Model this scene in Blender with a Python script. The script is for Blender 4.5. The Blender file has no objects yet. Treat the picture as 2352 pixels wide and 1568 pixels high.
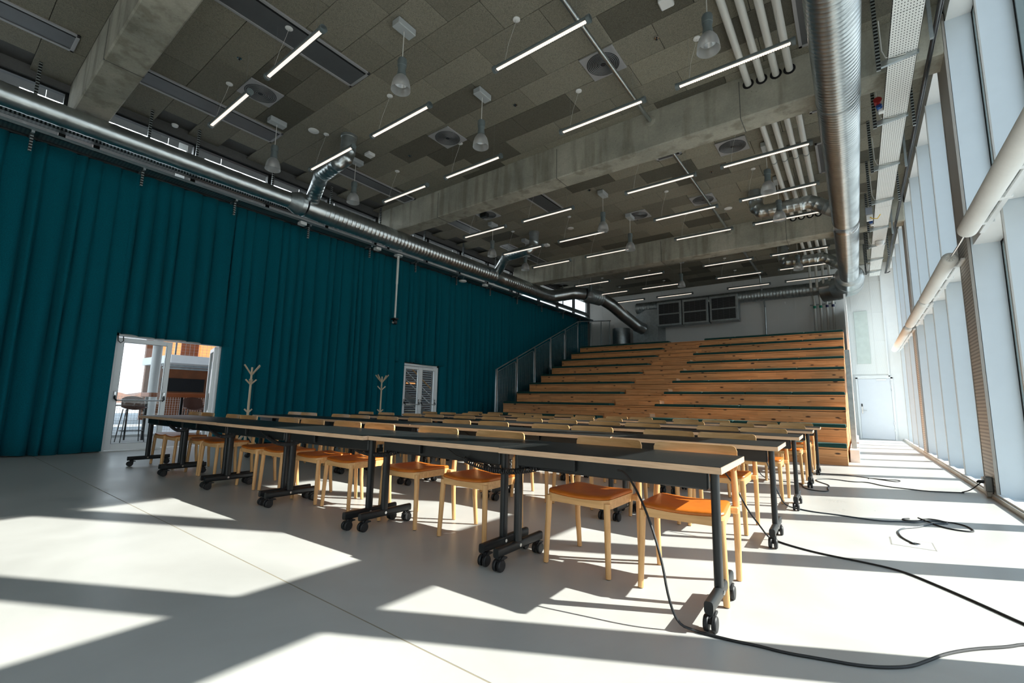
import bpy, bmesh, math, random
from mathutils import Vector, Matrix
random.seed(7)
PI = math.pi
S = bpy.context.scene
C = S.collection

# ------------------------------------------------------------------ camera, world, sun, exposure
cam_d = bpy.data.cameras.new('camera')
cam_d.sensor_width = 36.0
cam_d.lens = 1046.55 / 2352 * 36.0
cam_d.clip_start = 0.05
cam_d.clip_end = 400
cam = bpy.data.objects.new('camera', cam_d)
C.objects.link(cam)
YAW, PITCH, ROLL = 0.6462, 0.1357, 0.0206
cy, sy, cp, sp = math.cos(YAW), math.sin(YAW), math.cos(PITCH), math.sin(PITCH)
f_ = Vector((-sy * cp, cy * cp, sp)); r_ = Vector((cy, sy, 0)); u_ = r_.cross(f_)
r2 = r_ * math.cos(ROLL) + u_ * math.sin(ROLL); u2 = -r_ * math.sin(ROLL) + u_ * math.cos(ROLL)
cam.matrix_world = Matrix(((r2.x, u2.x, -f_.x, 0), (r2.y, u2.y, -f_.y, 0), (r2.z, u2.z, -f_.z, 1.013), (0, 0, 0, 1)))
S.camera = cam

W = bpy.data.worlds.new('world'); S.world = W; W.use_nodes = True
nt = W.node_tree; nt.nodes.clear()
wo = nt.nodes.new('ShaderNodeOutputWorld'); bg = nt.nodes.new('ShaderNodeBackground')
tc = nt.nodes.new('ShaderNodeTexCoord'); sx = nt.nodes.new('ShaderNodeSeparateXYZ'); cr = nt.nodes.new('ShaderNodeValToRGB')
cr.color_ramp.elements[0].position = 0.45; cr.color_ramp.elements[0].color = (0.84, 0.87, 0.88, 1)
cr.color_ramp.elements[1].position = 1.0; cr.color_ramp.elements[1].color = (0.42, 0.62, 0.88, 1)
mp = nt.nodes.new('ShaderNodeMapRange'); mp.inputs[1].default_value = -1; mp.inputs[2].default_value = 1
nt.links.new(tc.outputs['Generated'], sx.inputs[0]); nt.links.new(sx.outputs['Z'], mp.inputs[0])
nt.links.new(mp.outputs[0], cr.inputs[0]); nt.links.new(cr.outputs[0], bg.inputs[0]); nt.links.new(bg.outputs[0], wo.inputs[0])
bg.inputs[1].default_value = 1.75

sun_d = bpy.data.lights.new('sun', 'SUN'); sun_d.energy = 9.2; sun_d.angle = math.radians(0.55); sun_d.color = (1.0, 0.955, 0.89)
sun = bpy.data.objects.new('sun', sun_d); C.objects.link(sun)
SUN = Vector((1.17, 0.645, 1.0)).normalized()
sun.rotation_euler = SUN.to_track_quat('Z', 'Y').to_euler()
sun.location = (20, 10, 20)

S.view_settings.view_transform = 'Standard'; S.view_settings.look = 'None'
S.view_settings.exposure = 0.5; S.view_settings.gamma = 1.0
S.view_settings.use_curve_mapping = False
S.cycles.max_bounces = 8; S.cycles.diffuse_bounces = 5; S.cycles.glossy_bounces = 3; S.cycles.transparent_max_bounces = 14
S.cycles.adaptive_threshold = 0.03; S.cycles.caustics_reflective = False; S.cycles.caustics_refractive = False; S.cycles.use_denoising = True

# ------------------------------------------------------------------ mesh builder
class MB:
    def __init__(s): s.v = []; s.f = []
    def add(s, vs, fs):
        o = len(s.v); s.v += [tuple(v) for v in vs]; s.f += [tuple(i + o for i in f) for f in fs]; return s
    def box(s, a, b):
        x0, y0, z0 = a; x1, y1, z1 = b
        return s.add([(x0,y0,z0),(x1,y0,z0),(x1,y1,z0),(x0,y1,z0),(x0,y0,z1),(x1,y0,z1),(x1,y1,z1),(x0,y1,z1)],
                     [(3,2,1,0),(4,5,6,7),(0,1,5,4),(1,2,6,5),(2,3,7,6),(3,0,4,7)])
    def bbox(s, a, b, c=0.004):
        """box with chamfered edges"""
        x0, y0, z0 = a; x1, y1, z1 = b; vs = []; idx = {}
        for ix, (x, dx) in enumerate(((x0, c), (x1, -c))):
            for iy, (y, dy) in enumerate(((y0, c), (y1, -c))):
                for iz, (z, dz) in enumerate(((z0, c), (z1, -c))):
                    for k in range(3):
                        p = [x + dx, y + dy, z + dz]; p[k] = (x, y, z)[k]
                        idx[(ix, iy, iz, k)] = len(vs); vs.append(p)
        I = lambda *a: idx[a]
        fs = []
        for i in (0, 1):
            q = [I(i,0,0,0), I(i,1,0,0), I(i,1,1,0), I(i,0,1,0)]; fs.append(q if i else q[::-1])
            q = [I(0,i,0,1), I(0,i,1,1), I(1,i,1,1), I(1,i,0,1)]; fs.append(q if i else q[::-1])
            q = [I(0,0,i,2), I(1,0,i,2), I(1,1,i,2), I(0,1,i,2)]; fs.append(q if i else q[::-1])
        for i in (0, 1):
            for j in (0, 1):
                q = [I(0,i,j,1), I(1,i,j,1), I(1,i,j,2), I(0,i,j,2)]; fs.append(q if (i ^ j) else q[::-1])
                q = [I(i,0,j,0), I(i,1,j,0), I(i,1,j,2), I(i,0,j,2)]; fs.append(q[::-1] if (i ^ j) else q)
                q = [I(i,j,0,0), I(i,j,1,0), I(i,j,1,1), I(i,j,0,1)]; fs.append(q if (i ^ j) else q[::-1])
        for i in (0, 1):
            for j in (0, 1):
                for k in (0, 1):
                    q = [I(i,j,k,0), I(i,j,k,1), I(i,j,k,2)]; fs.append(q if (i ^ j ^ k) else q[::-1])
        return s.add(vs, fs)
    def sweep(s, pts, prof, closed_prof=True, caps=True, up=None):
        """sweep 2d profile (list of (a,b)) along pts"""
        pts = [Vector(p) for p in pts]; n = len(prof(0)) if callable(prof) else len(prof)
        t0 = (pts[1] - pts[0]).normalized()
        u = up or (Vector((0, 0, 1)) if abs(t0.z) < 0.9 else Vector((0, 1, 0)))
        u = Vector(u)
        side = t0.cross(u).normalized(); upv = side.cross(t0).normalized()
        vs = []
        for i, p in enumerate(pts):
            if i == 0: t = (pts[1] - p).normalized()
            elif i == len(pts) - 1: t = (p - pts[i-1]).normalized()
            else: t = ((pts[i+1] - p).normalized() + (p - pts[i-1]).normalized()).normalized()
            side = t.cross(upv)
            if side.length < 1e-6: side = t.cross(Vector((1, 0, 0)))
            side.normalize(); upv = side.cross(t).normalized()
            for a, b in (prof(i) if callable(prof) else prof): vs.append(p + side * a + upv * b)

        fs = []
        for i in range(len(pts) - 1):
            for k in range(n):
                a = i*n + k; b = i*n + (k+1) % n
                fs.append((a, b, b + n, a + n))
        if caps:
            fs.append(tuple(range(n))[::-1]); fs.append(tuple(range((len(pts)-1)*n, len(pts)*n)))
        return s.add(vs, fs)
    def tube(s, pts, r, n=10, caps=True):
        if callable(r): return s.sweep(pts, lambda i: [(r(i)*math.cos(2*PI*k/n), r(i)*math.sin(2*PI*k/n)) for k in range(n)], caps=caps)
        return s.sweep(pts, [(r*math.cos(2*PI*k/n), r*math.sin(2*PI*k/n)) for k in range(n)], caps=caps)
    def cone(s, a, b, ra, rb, n=14):
        return s.tube([a, b], lambda i: (ra, rb)[i], n)
    def lathe(s, prof, c=(0,0,0), n=24, axis='z'):
        vs = []; fs = []; m = len(prof)
        for r, h in prof:
            for k in range(n):
                x, y = r*math.cos(2*PI*k/n), r*math.sin(2*PI*k/n)
                if axis == 'z': vs.append((c[0]+x, c[1]+y, c[2]+h))
                elif axis == 'y': vs.append((c[0]+x, c[1]+h, c[2]-y))
                else: vs.append((c[0]+h, c[1]+x, c[2]+y))
        for i in range(m-1):
            for k in range(n):
                a = i*n+k; b = i*n+(k+1) % n; fs.append((a, b, b+n, a+n))
        fs.append(tuple(range(n))[::-1]); fs.append(tuple(range((m-1)*n, m*n)))
        return s.add(vs, fs)
    def prism(s, poly, h0, h1, plane='xy'):
        n = len(poly)
        def P(a, b, h): return (a, b, h) if plane == 'xy' else ((a, h, b) if plane == 'xz' else (h, a, b))
        vs = [P(a, b, h0) for a, b in poly] + [P(a, b, h1) for a, b in poly]
        fs = [tuple(range(n))[::-1], tuple(range(n, 2*n))] + [(i, (i+1) % n, (i+1) % n + n, i + n) for i in range(n)]
        if plane == 'xz': fs = [f[::-1] for f in fs]
        return s.add(vs, fs)
    def mesh(s, name, m, smooth=True, ang=0.7):
        me = bpy.data.meshes.new(name); me.from_pydata(s.v, [], s.f); me.materials.append(m)
        if smooth:
            me.polygons.foreach_set('use_smooth', [True]*len(me.polygons))
            try: me.set_sharp_from_angle(angle=ang)
            except Exception: pass
        me.update(); return me

def obj(name, mesh, parent=None, loc=None, rz=None):
    o = bpy.data.objects.new(name, mesh); C.objects.link(o)
    if parent: o.parent = parent
    if loc: o.location = loc
    if rz is not None: o.rotation_euler = (0, 0, rz)
    return o
def mk(name, mb, m, parent=None, smooth=True, ang=0.7): return obj(name, mb.mesh(name, m, smooth, ang), parent)
def tag(o, label=None, cat=None, group=None, kind=None):
    if label: o['label'] = label
    if cat: o['category'] = cat
    if group: o['group'] = group
    if kind: o['kind'] = kind
    return o
def thing(name, label, cat, loc=(0,0,0), rz=0, group=None):
    o = bpy.data.objects.new(name, None); C.objects.link(o); o.location = loc; o.rotation_euler = (0,0,rz)
    return tag(o, label, cat, group)
def kids(o): return [c for c in o.children]
def dup(o, loc=None, rz=None, label=None, parent=None):
    c = o.copy(); C.objects.link(c)
    if parent is not None: c.parent = parent
    if loc is not None: c.location = loc
    if rz is not None: c.rotation_euler = (0,0,rz)
    if label: c['label'] = label
    for ch in kids(o): dup(ch, parent=c)
    return c
def struct(name, mb, m, parent=None, smooth=False):
    o = mk(name, mb, m, parent, smooth)
    if not parent: o['kind'] = 'structure'
    return o
ORD = ['first','second','third','fourth','fifth','sixth','seventh','eighth','ninth','tenth','eleventh','twelfth','thirteenth']
def nth(i, n, a, b):
    """i from end a (0-based) of n"""
    if i == 0: return a + 'most'
    if i == n-1: return b + 'most'
    if i < n/2: return ORD[i] + ' from the ' + a
    return ORD[n-1-i] + ' from the ' + b

# ------------------------------------------------------------------ materials
def lin(c):
    return tuple(((x/255)/12.92 if x/255 <= .04045 else ((x/255+.055)/1.055)**2.4) for x in c) + (1,)
class M:
    def __init__(s, name):
        s.m = bpy.data.materials.new(name); s.m.use_nodes = True; s.t = s.m.node_tree; s.b = s.t.nodes['Principled BSDF']
    def n(s, typ, **kw):
        nd = s.t.nodes.new(typ)
        for k, v in kw.items(): setattr(nd, k, v)
        return nd
    def l(s, a, b): s.t.links.new(a, b)
def base(name, col, rough=0.5, metal=0.0, var=0.06, scale=6.0, bump=0.0, bscale=80, spec=None, coat=0):
    g = M(name); b = g.b
    b.inputs['Roughness'].default_value = rough; b.inputs['Metallic'].default_value = metal
    if spec is not None: b.inputs['Specular IOR Level'].default_value = spec
    if coat: b.inputs['Coat Weight'].default_value = coat
    c = col if len(col) == 4 else col + (1,)
    tc = g.n('ShaderNodeTexCoord'); nz = g.n('ShaderNodeTexNoise'); nz.inputs['Scale'].default_value = scale; nz.inputs['Detail'].default_value = 4
    rp = g.n('ShaderNodeValToRGB')
    rp.color_ramp.elements[0].position = 0.3; rp.color_ramp.elements[1].position = 0.7
    rp.color_ramp.elements[0].color = tuple(x*(1-var) for x in c[:3]) + (1,)
    rp.color_ramp.elements[1].color = tuple(min(1, x*(1+var)) for x in c[:3]) + (1,)
    g.l(tc.outputs['Object'], nz.inputs['Vector']); g.l(nz.outputs['Fac'], rp.inputs[0]); g.l(rp.outputs[0], b.inputs['Base Color'])
    if bump:
        n2 = g.n('ShaderNodeTexNoise'); n2.inputs['Scale'].default_value = bscale; n2.inputs['Detail'].default_value = 3
        bp = g.n('ShaderNodeBump'); bp.inputs['Strength'].default_value = bump; bp.inputs['Distance'].default_value = 0.01
        g.l(tc.outputs['Object'], n2.inputs['Vector']); g.l(n2.outputs['Fac'], bp.inputs['Height']); g.l(bp.outputs[0], b.inputs['Normal'])
    return g.m

def wood(name, c1, c2, axis=0, scale=14, rough=0.45, knots=False, boards=0):
    g = M(name); b = g.b; b.inputs['Roughness'].default_value = rough
    tc = g.n('ShaderNodeTexCoord'); oi = g.n('ShaderNodeObjectInfo')
    off = g.n('ShaderNodeVectorMath', operation='MULTIPLY_ADD')
    cx = g.n('ShaderNodeCombineXYZ')
    for i in range(3): g.l(oi.outputs['Random'], cx.inputs[i])
    sc = g.n('ShaderNodeVectorMath', operation='SCALE'); sc.inputs['Scale'].default_value = 9.0
    g.l(cx.outputs[0], sc.inputs[0])
    ad = g.n('ShaderNodeVectorMath', operation='ADD'); g.l(tc.outputs['Object'], ad.inputs[0]); g.l(sc.outputs[0], ad.inputs[1])
    mp = g.n('ShaderNodeMapping'); s3 = [scale]*3; s3[axis] = scale*0.07; mp.inputs['Scale'].default_value = s3
    g.l(ad.outputs[0], mp.inputs['Vector'])
    nz = g.n('ShaderNodeTexNoise'); nz.inputs['Scale'].default_value = 3.0; nz.inputs['Detail'].default_value = 6; nz.inputs['Distortion'].default_value = 0.6
    g.l(mp.outputs[0], nz.inputs['Vector'])
    rp = g.n('ShaderNodeValToRGB'); rp.color_ramp.elements[0].position = .32; rp.color_ramp.elements[1].position = .68
    rp.color_ramp.elements[0].color = c1; rp.color_ramp.elements[1].color = c2
    g.l(nz.outputs['Fac'], rp.inputs[0]); out = rp.outputs[0]
    if knots:
        mk_ = g.n('ShaderNodeMapping'); s3 = [2.6]*3; s3[axis] = 1.55; s3[2] = 4.2; mk_.inputs['Scale'].default_value = s3; mk_.inputs['Rotation'].default_value = (0, 0.45, 0)
        g.l(ad.outputs[0], mk_.inputs['Vector'])
        vo = g.n('ShaderNodeTexVoronoi'); vo.inputs['Scale'].default_value = 1.9; vo.feature = 'F1'; g.l(mk_.outputs[0], vo.inputs['Vector'])
        kr = g.n('ShaderNodeValToRGB'); kr.color_ramp.elements[0].position = 0.11; kr.color_ramp.elements[1].position = .19
        kr.color_ramp.elements[0].color = (1,1,1,1); kr.color_ramp.elements[1].color = (0,0,0,1)
        g.l(vo.outputs['Distance'], kr.inputs[0])
        mx = g.n('ShaderNodeMix', data_type='RGBA'); mx.inputs[7].default_value = (0.075, 0.03, 0.012, 1)
        g.l(kr.outputs[0], mx.inputs[0]); g.l(out, mx.inputs[6]); out = mx.outputs[2]
        # stave to stave tone of the glued boards
        br = g.n('ShaderNodeTexBrick'); br.inputs['Scale'].default_value = 1.0; br.inputs['Mortar Size'].default_value = 0.0
        br.inputs['Brick Width'].default_value = 0.9; br.inputs['Row Height'].default_value = 0.085
        br.inputs['Color1'].default_value = (0.80, 0.80, 0.80, 1); br.inputs['Color2'].default_value = (1.12, 1.08, 1.04, 1)
        sw = g.n('ShaderNodeSeparateXYZ'); g.l(ad.outputs[0], sw.inputs[0]); cw = g.n('ShaderNodeCombineXYZ')
        g.l(sw.outputs[0], cw.inputs[0]); g.l(sw.outputs[2], cw.inputs[1]); g.l(cw.outputs[0], br.inputs['Vector'])
        m2 = g.n('ShaderNodeMix', data_type='RGBA', blend_type='MULTIPLY'); m2.inputs[0].default_value = 1
        g.l(out, m2.inputs[6]); g.l(br.outputs['Color'], m2.inputs[7]); out = m2.outputs[2]
    g.l(out, b.inputs['Base Color'])
    return g.m

def concrete(name, c1, c2, scale=0.8, rough=0.8, bump=0.15, stains=0.0):
    g = M(name); b = g.b; b.inputs['Roughness'].default_value = rough
    tc = g.n('ShaderNodeTexCoord')
    n1 = g.n('ShaderNodeTexNoise'); n1.inputs['Scale'].default_value = scale; n1.inputs['Detail'].default_value = 8; n1.inputs['Roughness'].default_value = .65
    n2 = g.n('ShaderNodeTexNoise'); n2.inputs['Scale'].default_value = 30; n2.inputs['Detail'].default_value = 4
    g.l(tc.outputs['Object'], n1.inputs['Vector']); g.l(tc.outputs['Object'], n2.inputs['Vector'])
    rp = g.n('ShaderNodeValToRGB'); rp.color_ramp.elements[0].position = .35; rp.color_ramp.elements[1].position = .65
    rp.color_ramp.elements[0].color = c1; rp.color_ramp.elements[1].color = c2; g.l(n1.outputs['Fac'], rp.inputs[0])
    mx = g.n('ShaderNodeMix', data_type='RGBA', blend_type='MULTIPLY'); mx.inputs[0].default_value = .3
    g.l(rp.outputs[0], mx.inputs[6]); g.l(n2.outputs['Fac'], mx.inputs[7]); out = mx.outputs[2]
    if stains:
        mp = g.n('ShaderNodeMapping'); mp.inputs['Scale'].default_value = (2.6, 2.6, 0.28); g.l(tc.outputs['Object'], mp.inputs['Vector'])
        n3 = g.n('ShaderNodeTexNoise'); n3.inputs['Scale'].default_value = 1.6; n3.inputs['Detail'].default_value = 5; g.l(mp.outputs[0], n3.inputs['Vector'])
        r3 = g.n('ShaderNodeValToRGB'); r3.color_ramp.elements[0].position = .36; r3.color_ramp.elements[1].position = .5
        r3.color_ramp.elements[0].color = (.45,.43,.38,1); r3.color_ramp.elements[1].color = (1,1,1,1); g.l(n3.outputs['Fac'], r3.inputs[0])
        m3 = g.n('ShaderNodeMix', data_type='RGBA', blend_type='MULTIPLY'); m3.inputs[0].default_value = stains
        g.l(out, m3.inputs[6]); g.l(r3.outputs[0], m3.inputs[7]); out = m3.outputs[2]
        vo = g.n('ShaderNodeTexVoronoi'); vo.inputs['Scale'].default_value = 9; g.l(tc.outputs['Object'], vo.inputs['Vector'])
        r4 = g.n('ShaderNodeValToRGB'); r4.color_ramp.elements[0].position = .04; r4.color_ramp.elements[1].position = .08
        r4.color_ramp.elements[0].color = (.3,.3,.28,1); r4.color_ramp.elements[1].color = (1,1,1,1); g.l(vo.outputs['Distance'], r4.inputs[0])
        m4 = g.n('ShaderNodeMix', data_type='RGBA', blend_type='MULTIPLY'); m4.inputs[0].default_value = .8
        g.l(out, m4.inputs[6]); g.l(r4.outputs[0], m4.inputs[7]); out = m4.outputs[2]
    g.l(out, b.inputs['Base Color'])
    if bump:
        bp = g.n('ShaderNodeBump'); bp.inputs['Strength'].default_value = bump; bp.inputs['Distance'].default_value = .01
        g.l(n2.outputs['Fac'], bp.inputs['Height']); g.l(bp.outputs[0], b.inputs['Normal'])
    return g.m

def floor_mat():
    g = M('polished_concrete_floor'); b = g.b
    tc = g.n('ShaderNodeTexCoord')
    n1 = g.n('ShaderNodeTexNoise'); n1.inputs['Scale'].default_value = .9; n1.inputs['Detail'].default_value = 9; n1.inputs['Roughness'].default_value = .6; n1.inputs['Distortion'].default_value = .5
    n2 = g.n('ShaderNodeTexNoise'); n2.inputs['Scale'].default_value = 14; n2.inputs['Detail'].default_value = 5
    g.l(tc.outputs['Object'], n1.inputs['Vector'])
    rp = g.n('ShaderNodeValToRGB'); rp.color_ramp.elements[0].position = .3; rp.color_ramp.elements[1].position = .7
    rp.color_ramp.elements[0].color = (.46, .452, .425, 1); rp.color_ramp.elements[1].color = (.57, .562, .535, 1); g.l(n1.outputs['Fac'], rp.inputs[0])
    g.l(rp.outputs[0], b.inputs['Base Color'])
    rr = g.n('ShaderNodeMapRange'); rr.inputs[1].default_value = .3; rr.inputs[2].default_value = .7; rr.inputs[3].default_value = .27; rr.inputs[4].default_value = .40
    g.l(n1.outputs['Fac'], rr.inputs[0]); g.l(rr.outputs[0], b.inputs['Roughness'])
    bp = g.n('ShaderNodeBump'); bp.inputs['Strength'].default_value = .05; bp.inputs['Distance'].default_value = .02
    g.l(n1.outputs['Fac'], bp.inputs['Height']); g.l(bp.outputs[0], b.inputs['Normal'])
    return g.m

def tile_mat():
    g = M('wood_wool_panel'); b = g.b; b.inputs['Roughness'].default_value = .95
    tc = g.n('ShaderNodeTexCoord'); oi = g.n('ShaderNodeObjectInfo'); ge = g.n('ShaderNodeNewGeometry')
    ad = g.n('ShaderNodeMath', operation='ADD'); g.l(oi.outputs['Random'], ad.inputs[0]); g.l(ge.outputs['Random Per Island'], ad.inputs[1])
    fr = g.n('ShaderNodeMath', operation='FRACT'); g.l(ad.outputs[0], fr.inputs[0])
    rp = g.n('ShaderNodeValToRGB'); e = rp.color_ramp.elements; e[0].position = 0; e[0].color = (.11,.105,.082,1); e[1].position = 1; e[1].color = (.31,.295,.235,1)
    for p, c in ((.22, (.13,.123,.098,1)), (.3, (.225,.215,.172,1)), (.75, (.265,.252,.205,1))):
        x = e.new(p); x.color = c
    g.l(fr.outputs[0], rp.inputs[0])
    n2 = g.n('ShaderNodeTexNoise'); n2.inputs['Scale'].default_value = 55; n2.inputs['Detail'].default_value = 5; n2.inputs['Distortion'].default_value = 2.5
    g.l(tc.outputs['Object'], n2.inputs['Vector'])
    r2 = g.n('ShaderNodeValToRGB'); r2.color_ramp.elements[0].position = .36; r2.color_ramp.elements[1].position = .62
    r2.color_ramp.elements[0].color = (.5,.5,.5,1); r2.color_ramp.elements[1].color = (1.3,1.27,1.22,1); g.l(n2.outputs['Fac'], r2.inputs[0])
    mx = g.n('ShaderNodeMix', data_type='RGBA', blend_type='MULTIPLY'); mx.inputs[0].default_value = .85
    g.l(rp.outputs[0], mx.inputs[6]); g.l(r2.outputs[0], mx.inputs[7]); g.l(mx.outputs[2], b.inputs['Base Color'])
    bp = g.n('ShaderNodeBump'); bp.inputs['Strength'].default_value = .4; bp.inputs['Distance'].default_value = .01
    g.l(n2.outputs['Fac'], bp.inputs['Height']); g.l(bp.outputs[0], b.inputs['Normal'])
    return g.m

def glass_mat(name, tint=(.93,.96,.96,1), refl=.12):
    g = M(name); g.t.nodes.remove(g.b); out = g.t.nodes['Material Output']
    tr = g.n('ShaderNodeBsdfTransparent'); tr.inputs[0].default_value = tint
    gl = g.n('ShaderNodeBsdfGlossy'); gl.inputs['Roughness'].default_value = .02
    lw = g.n('ShaderNodeLayerWeight'); lw.inputs[0].default_value = .5
    pw = g.n('ShaderNodeMath', operation='POWER'); g.l(lw.outputs['Facing'], pw.inputs[0]); pw.inputs[1].default_value = 4.0
    ml = g.n('ShaderNodeMath', operation='MULTIPLY_ADD'); g.l(pw.outputs[0], ml.inputs[0]); ml.inputs[1].default_value = .5; ml.inputs[2].default_value = refl * .3
    mx = g.n('ShaderNodeMixShader'); g.l(ml.outputs[0], mx.inputs[0]); g.l(tr.outputs[0], mx.inputs[1]); g.l(gl.outputs[0], mx.inputs[2]); g.l(mx.outputs[0], out.inputs[0])
    return g.m

def frosted(name):
    g = M(name); g.t.nodes.remove(g.b); out = g.t.nodes['Material Output']
    tr = g.n('ShaderNodeBsdfTransparent'); tr.inputs[0].default_value = (.9,.9,.9,1)
    df = g.n('ShaderNodeBsdfTranslucent'); df.inputs[0].default_value = (.85,.86,.86,1)
    d2 = g.n('ShaderNodeBsdfDiffuse'); d2.inputs[0].default_value = (.85,.86,.86,1)
    gl = g.n('ShaderNodeBsdfGlossy'); gl.inputs['Roughness'].default_value = .12
    a1 = g.n('ShaderNodeMixShader'); a1.inputs[0].default_value = .5; g.l(df.outputs[0], a1.inputs[1]); g.l(d2.outputs[0], a1.inputs[2])
    a2 = g.n('ShaderNodeMixShader'); a2.inputs[0].default_value = .3; g.l(a1.outputs[0], a2.inputs[1]); g.l(gl.outputs[0], a2.inputs[2])
    lw = g.n('ShaderNodeLayerWeight'); lw.inputs[0].default_value = .35
    ml = g.n('ShaderNodeMath', operation='MULTIPLY_ADD'); ml.use_clamp = True; g.l(lw.outputs['Facing'], ml.inputs[0]); ml.inputs[1].default_value = .5; ml.inputs[2].default_value = .38
    mx = g.n('ShaderNodeMixShader'); g.l(ml.outputs[0], mx.inputs[0]); g.l(tr.outputs[0], mx.inputs[1]); g.l(a2.outputs[0], mx.inputs[2]); g.l(mx.outputs[0], out.inputs[0])
    return g.m

def emit(name, col, st):
    g = M(name); b = g.b; b.inputs['Base Color'].default_value = col + (1,); b.inputs['Emission Color'].default_value = col + (1,); b.inputs['Emission Strength'].default_value = st
    return g.m

def grid_mat(name, base_c, dark_c, sx, sy, fill, axes=(1, 2), rough=.4, metal=0.0):
    """small punched slots"""
    g = M(name); b = g.b; b.inputs['Roughness'].default_value = rough; b.inputs['Metallic'].default_value = metal
    tc = g.n('ShaderNodeTexCoord'); sp_ = g.n('ShaderNodeSeparateXYZ'); g.l(tc.outputs['Object'], sp_.inputs[0])
    ms = []
    for ax, per, fl in ((axes[0], sx, fill[0]), (axes[1], sy, fill[1])):
        m1 = g.n('ShaderNodeMath', operation='DIVIDE'); g.l(sp_.outputs[ax], m1.inputs[0]); m1.inputs[1].default_value = per
        m2 = g.n('ShaderNodeMath', operation='FRACT'); g.l(m1.outputs[0], m2.inputs[0])
        m3 = g.n('ShaderNodeMath', operation='LESS_THAN'); g.l(m2.outputs[0], m3.inputs[0]); m3.inputs[1].default_value = fl
        ms.append(m3)
    mm = g.n('ShaderNodeMath', operation='MULTIPLY'); g.l(ms[0].outputs[0], mm.inputs[0]); g.l(ms[1].outputs[0], mm.inputs[1])
    mx = g.n('ShaderNodeMix', data_type='RGBA'); mx.inputs[6].default_value = base_c; mx.inputs[7].default_value = dark_c
    g.l(mm.outputs[0], mx.inputs[0]); g.l(mx.outputs[2], b.inputs['Base Color'])
    return g.m

FLOOR = floor_mat()
CONC = concrete('cast_concrete', (.34,.335,.28,1), (.54,.52,.43,1), .9, .85, .2, .55)
CONC_DK = concrete('slab_concrete', (.10,.10,.095,1), (.15,.15,.14,1), .7)
TILE = tile_mat()
WHITE = base('white_paint', (.80,.81,.80), .45, var=.015)
WHITE_SH = base('white_gloss', (.82,.84,.84), .3, var=.01)
FINW = base('white_fin_lacquer', (.63,.70,.75), .35, var=.015)
GREYF = base('grey_green_frame', (.22,.27,.27), .4, var=.03)
BROWNG = base('warm_grey_edge', (.34,.32,.29), .5, var=.03)
BLACK = base('black_powder_coat', (.012,.014,.015), .42, var=.1, spec=.4)
BLACKM = base('black_lacquered_steel', (.012,.014,.015), .38, var=.1, spec=.4)
DARK = base('dark_void', (.006,.006,.007), .9, var=.1)
RUBBER = base('black_rubber', (.012,.012,.013), .55, var=.1)
CAPG = base('caster_grey', (.16,.17,.17), .4, var=.05)
LAM = base('black_linoleum', (.011,.013,.013), .42, var=.15, scale=3, bump=.05, bscale=300, spec=.32)
PLY = wood('plywood_edge', (.56,.36,.22,1), (.70,.48,.31,1), 0, 30, .5)
OAK = wood('oak', (.62,.335,.13,1), (.78,.46,.195,1), 2, 16, .42)
OAKH = wood('oak_veneer', (.62,.335,.125,1), (.78,.46,.20,1), 0, 16, .42)
PINE = wood('knotty_pine', (.62,.275,.095,1), (.82,.42,.18,1), 0, 10, .5, knots=True)
ASH = wood('pale_ash', (.55,.42,.28,1), (.66,.53,.38,1), 2, 14, .5)
LEATH = base('cognac_leather', (.56,.155,.015), .38, var=.12, scale=14, bump=.12, bscale=160)
GREENC = base('dark_green_felt', (.004,.050,.042), .9, var=.2, scale=60, bump=.3, bscale=300)
GALV = base('galvanised_steel', (.50,.54,.55), .28, .95, var=.12, scale=5)
GALVD = base('dull_galvanised', (.36,.40,.41), .42, .8, var=.15, scale=9)
STEEL = base('brushed_steel', (.62,.63,.63), .25, 1.0, var=.05)
PIPEW = base('white_pipe', (.72,.72,.68), .35, var=.02)
GREYBM = base('chilled_beam_grey', (.10,.105,.11), .45, var=.05)
GREYFR = base('chilled_beam_frame', (.36,.36,.37), .4, var=.03)
CANOP = base('canopy_grey', (.42,.45,.46), .45, var=.02)
SOCK = base('lamp_socket_grey', (.13,.16,.165), .4, var=.05)
LED = emit('led_strip', (1.0, .87, .77), .75)
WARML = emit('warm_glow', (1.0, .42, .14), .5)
COOLL = emit('bright_atrium_lamp', (.9, .95, 1.0), 9.0)
GLASS = glass_mat('window_glass')
CLEAR = glass_mat('lamp_glass', (.86,.88,.88,1))
TRAYW = grid_mat('perforated_white_tray', (.78,.80,.78,1), (.05,.06,.06,1), .05, .028, (.42,.34), (1, 0))
TRAYG = grid_mat('perforated_steel_tray', (.25,.30,.31,1), (.02,.03,.03,1), .05, .03, (.5,.35), (1, 0), .35, .8)
CORR = grid_mat('ribbed_metal', (.46,.43,.38,1), (.24,.22,.20,1), .045, 1.0, (.45, 2.0), (2, 0), .5)
ACOU = grid_mat('perforated_acoustic', (.86,.87,.85,1), (.60,.62,.62,1), .016, .016, (.5,.5), (0, 2), .7)
VENT = grid_mat('diffuser_black', (.03,.035,.04,1), (.015,.015,.02,1), .02, .02, (.5,.5), (0, 1), .5)
SLOT = grid_mat('slotted_channel', (.40,.44,.45,1), (.02,.02,.02,1), .05, 1.0, (.55, 2.0), (2, 0), .35, .6)
BRNW = base('brown_wood_panel', (.22,.075,.025), .5, var=.2, scale=2)
BRNL = base('brown_shell', (.10,.035,.02), .5, var=.1)
ORNG = base('orange_painted', (.42,.11,.03), .5, var=.08)
SCREEN = base('dark_screen', (.02,.02,.02), .2)
HILLM = base('brown_heath', (.16,.085,.06), .95, var=.3, scale=.4)
PAVE = base('outside_paving', (.42,.41,.39), .8, var=.1, scale=1)
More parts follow.
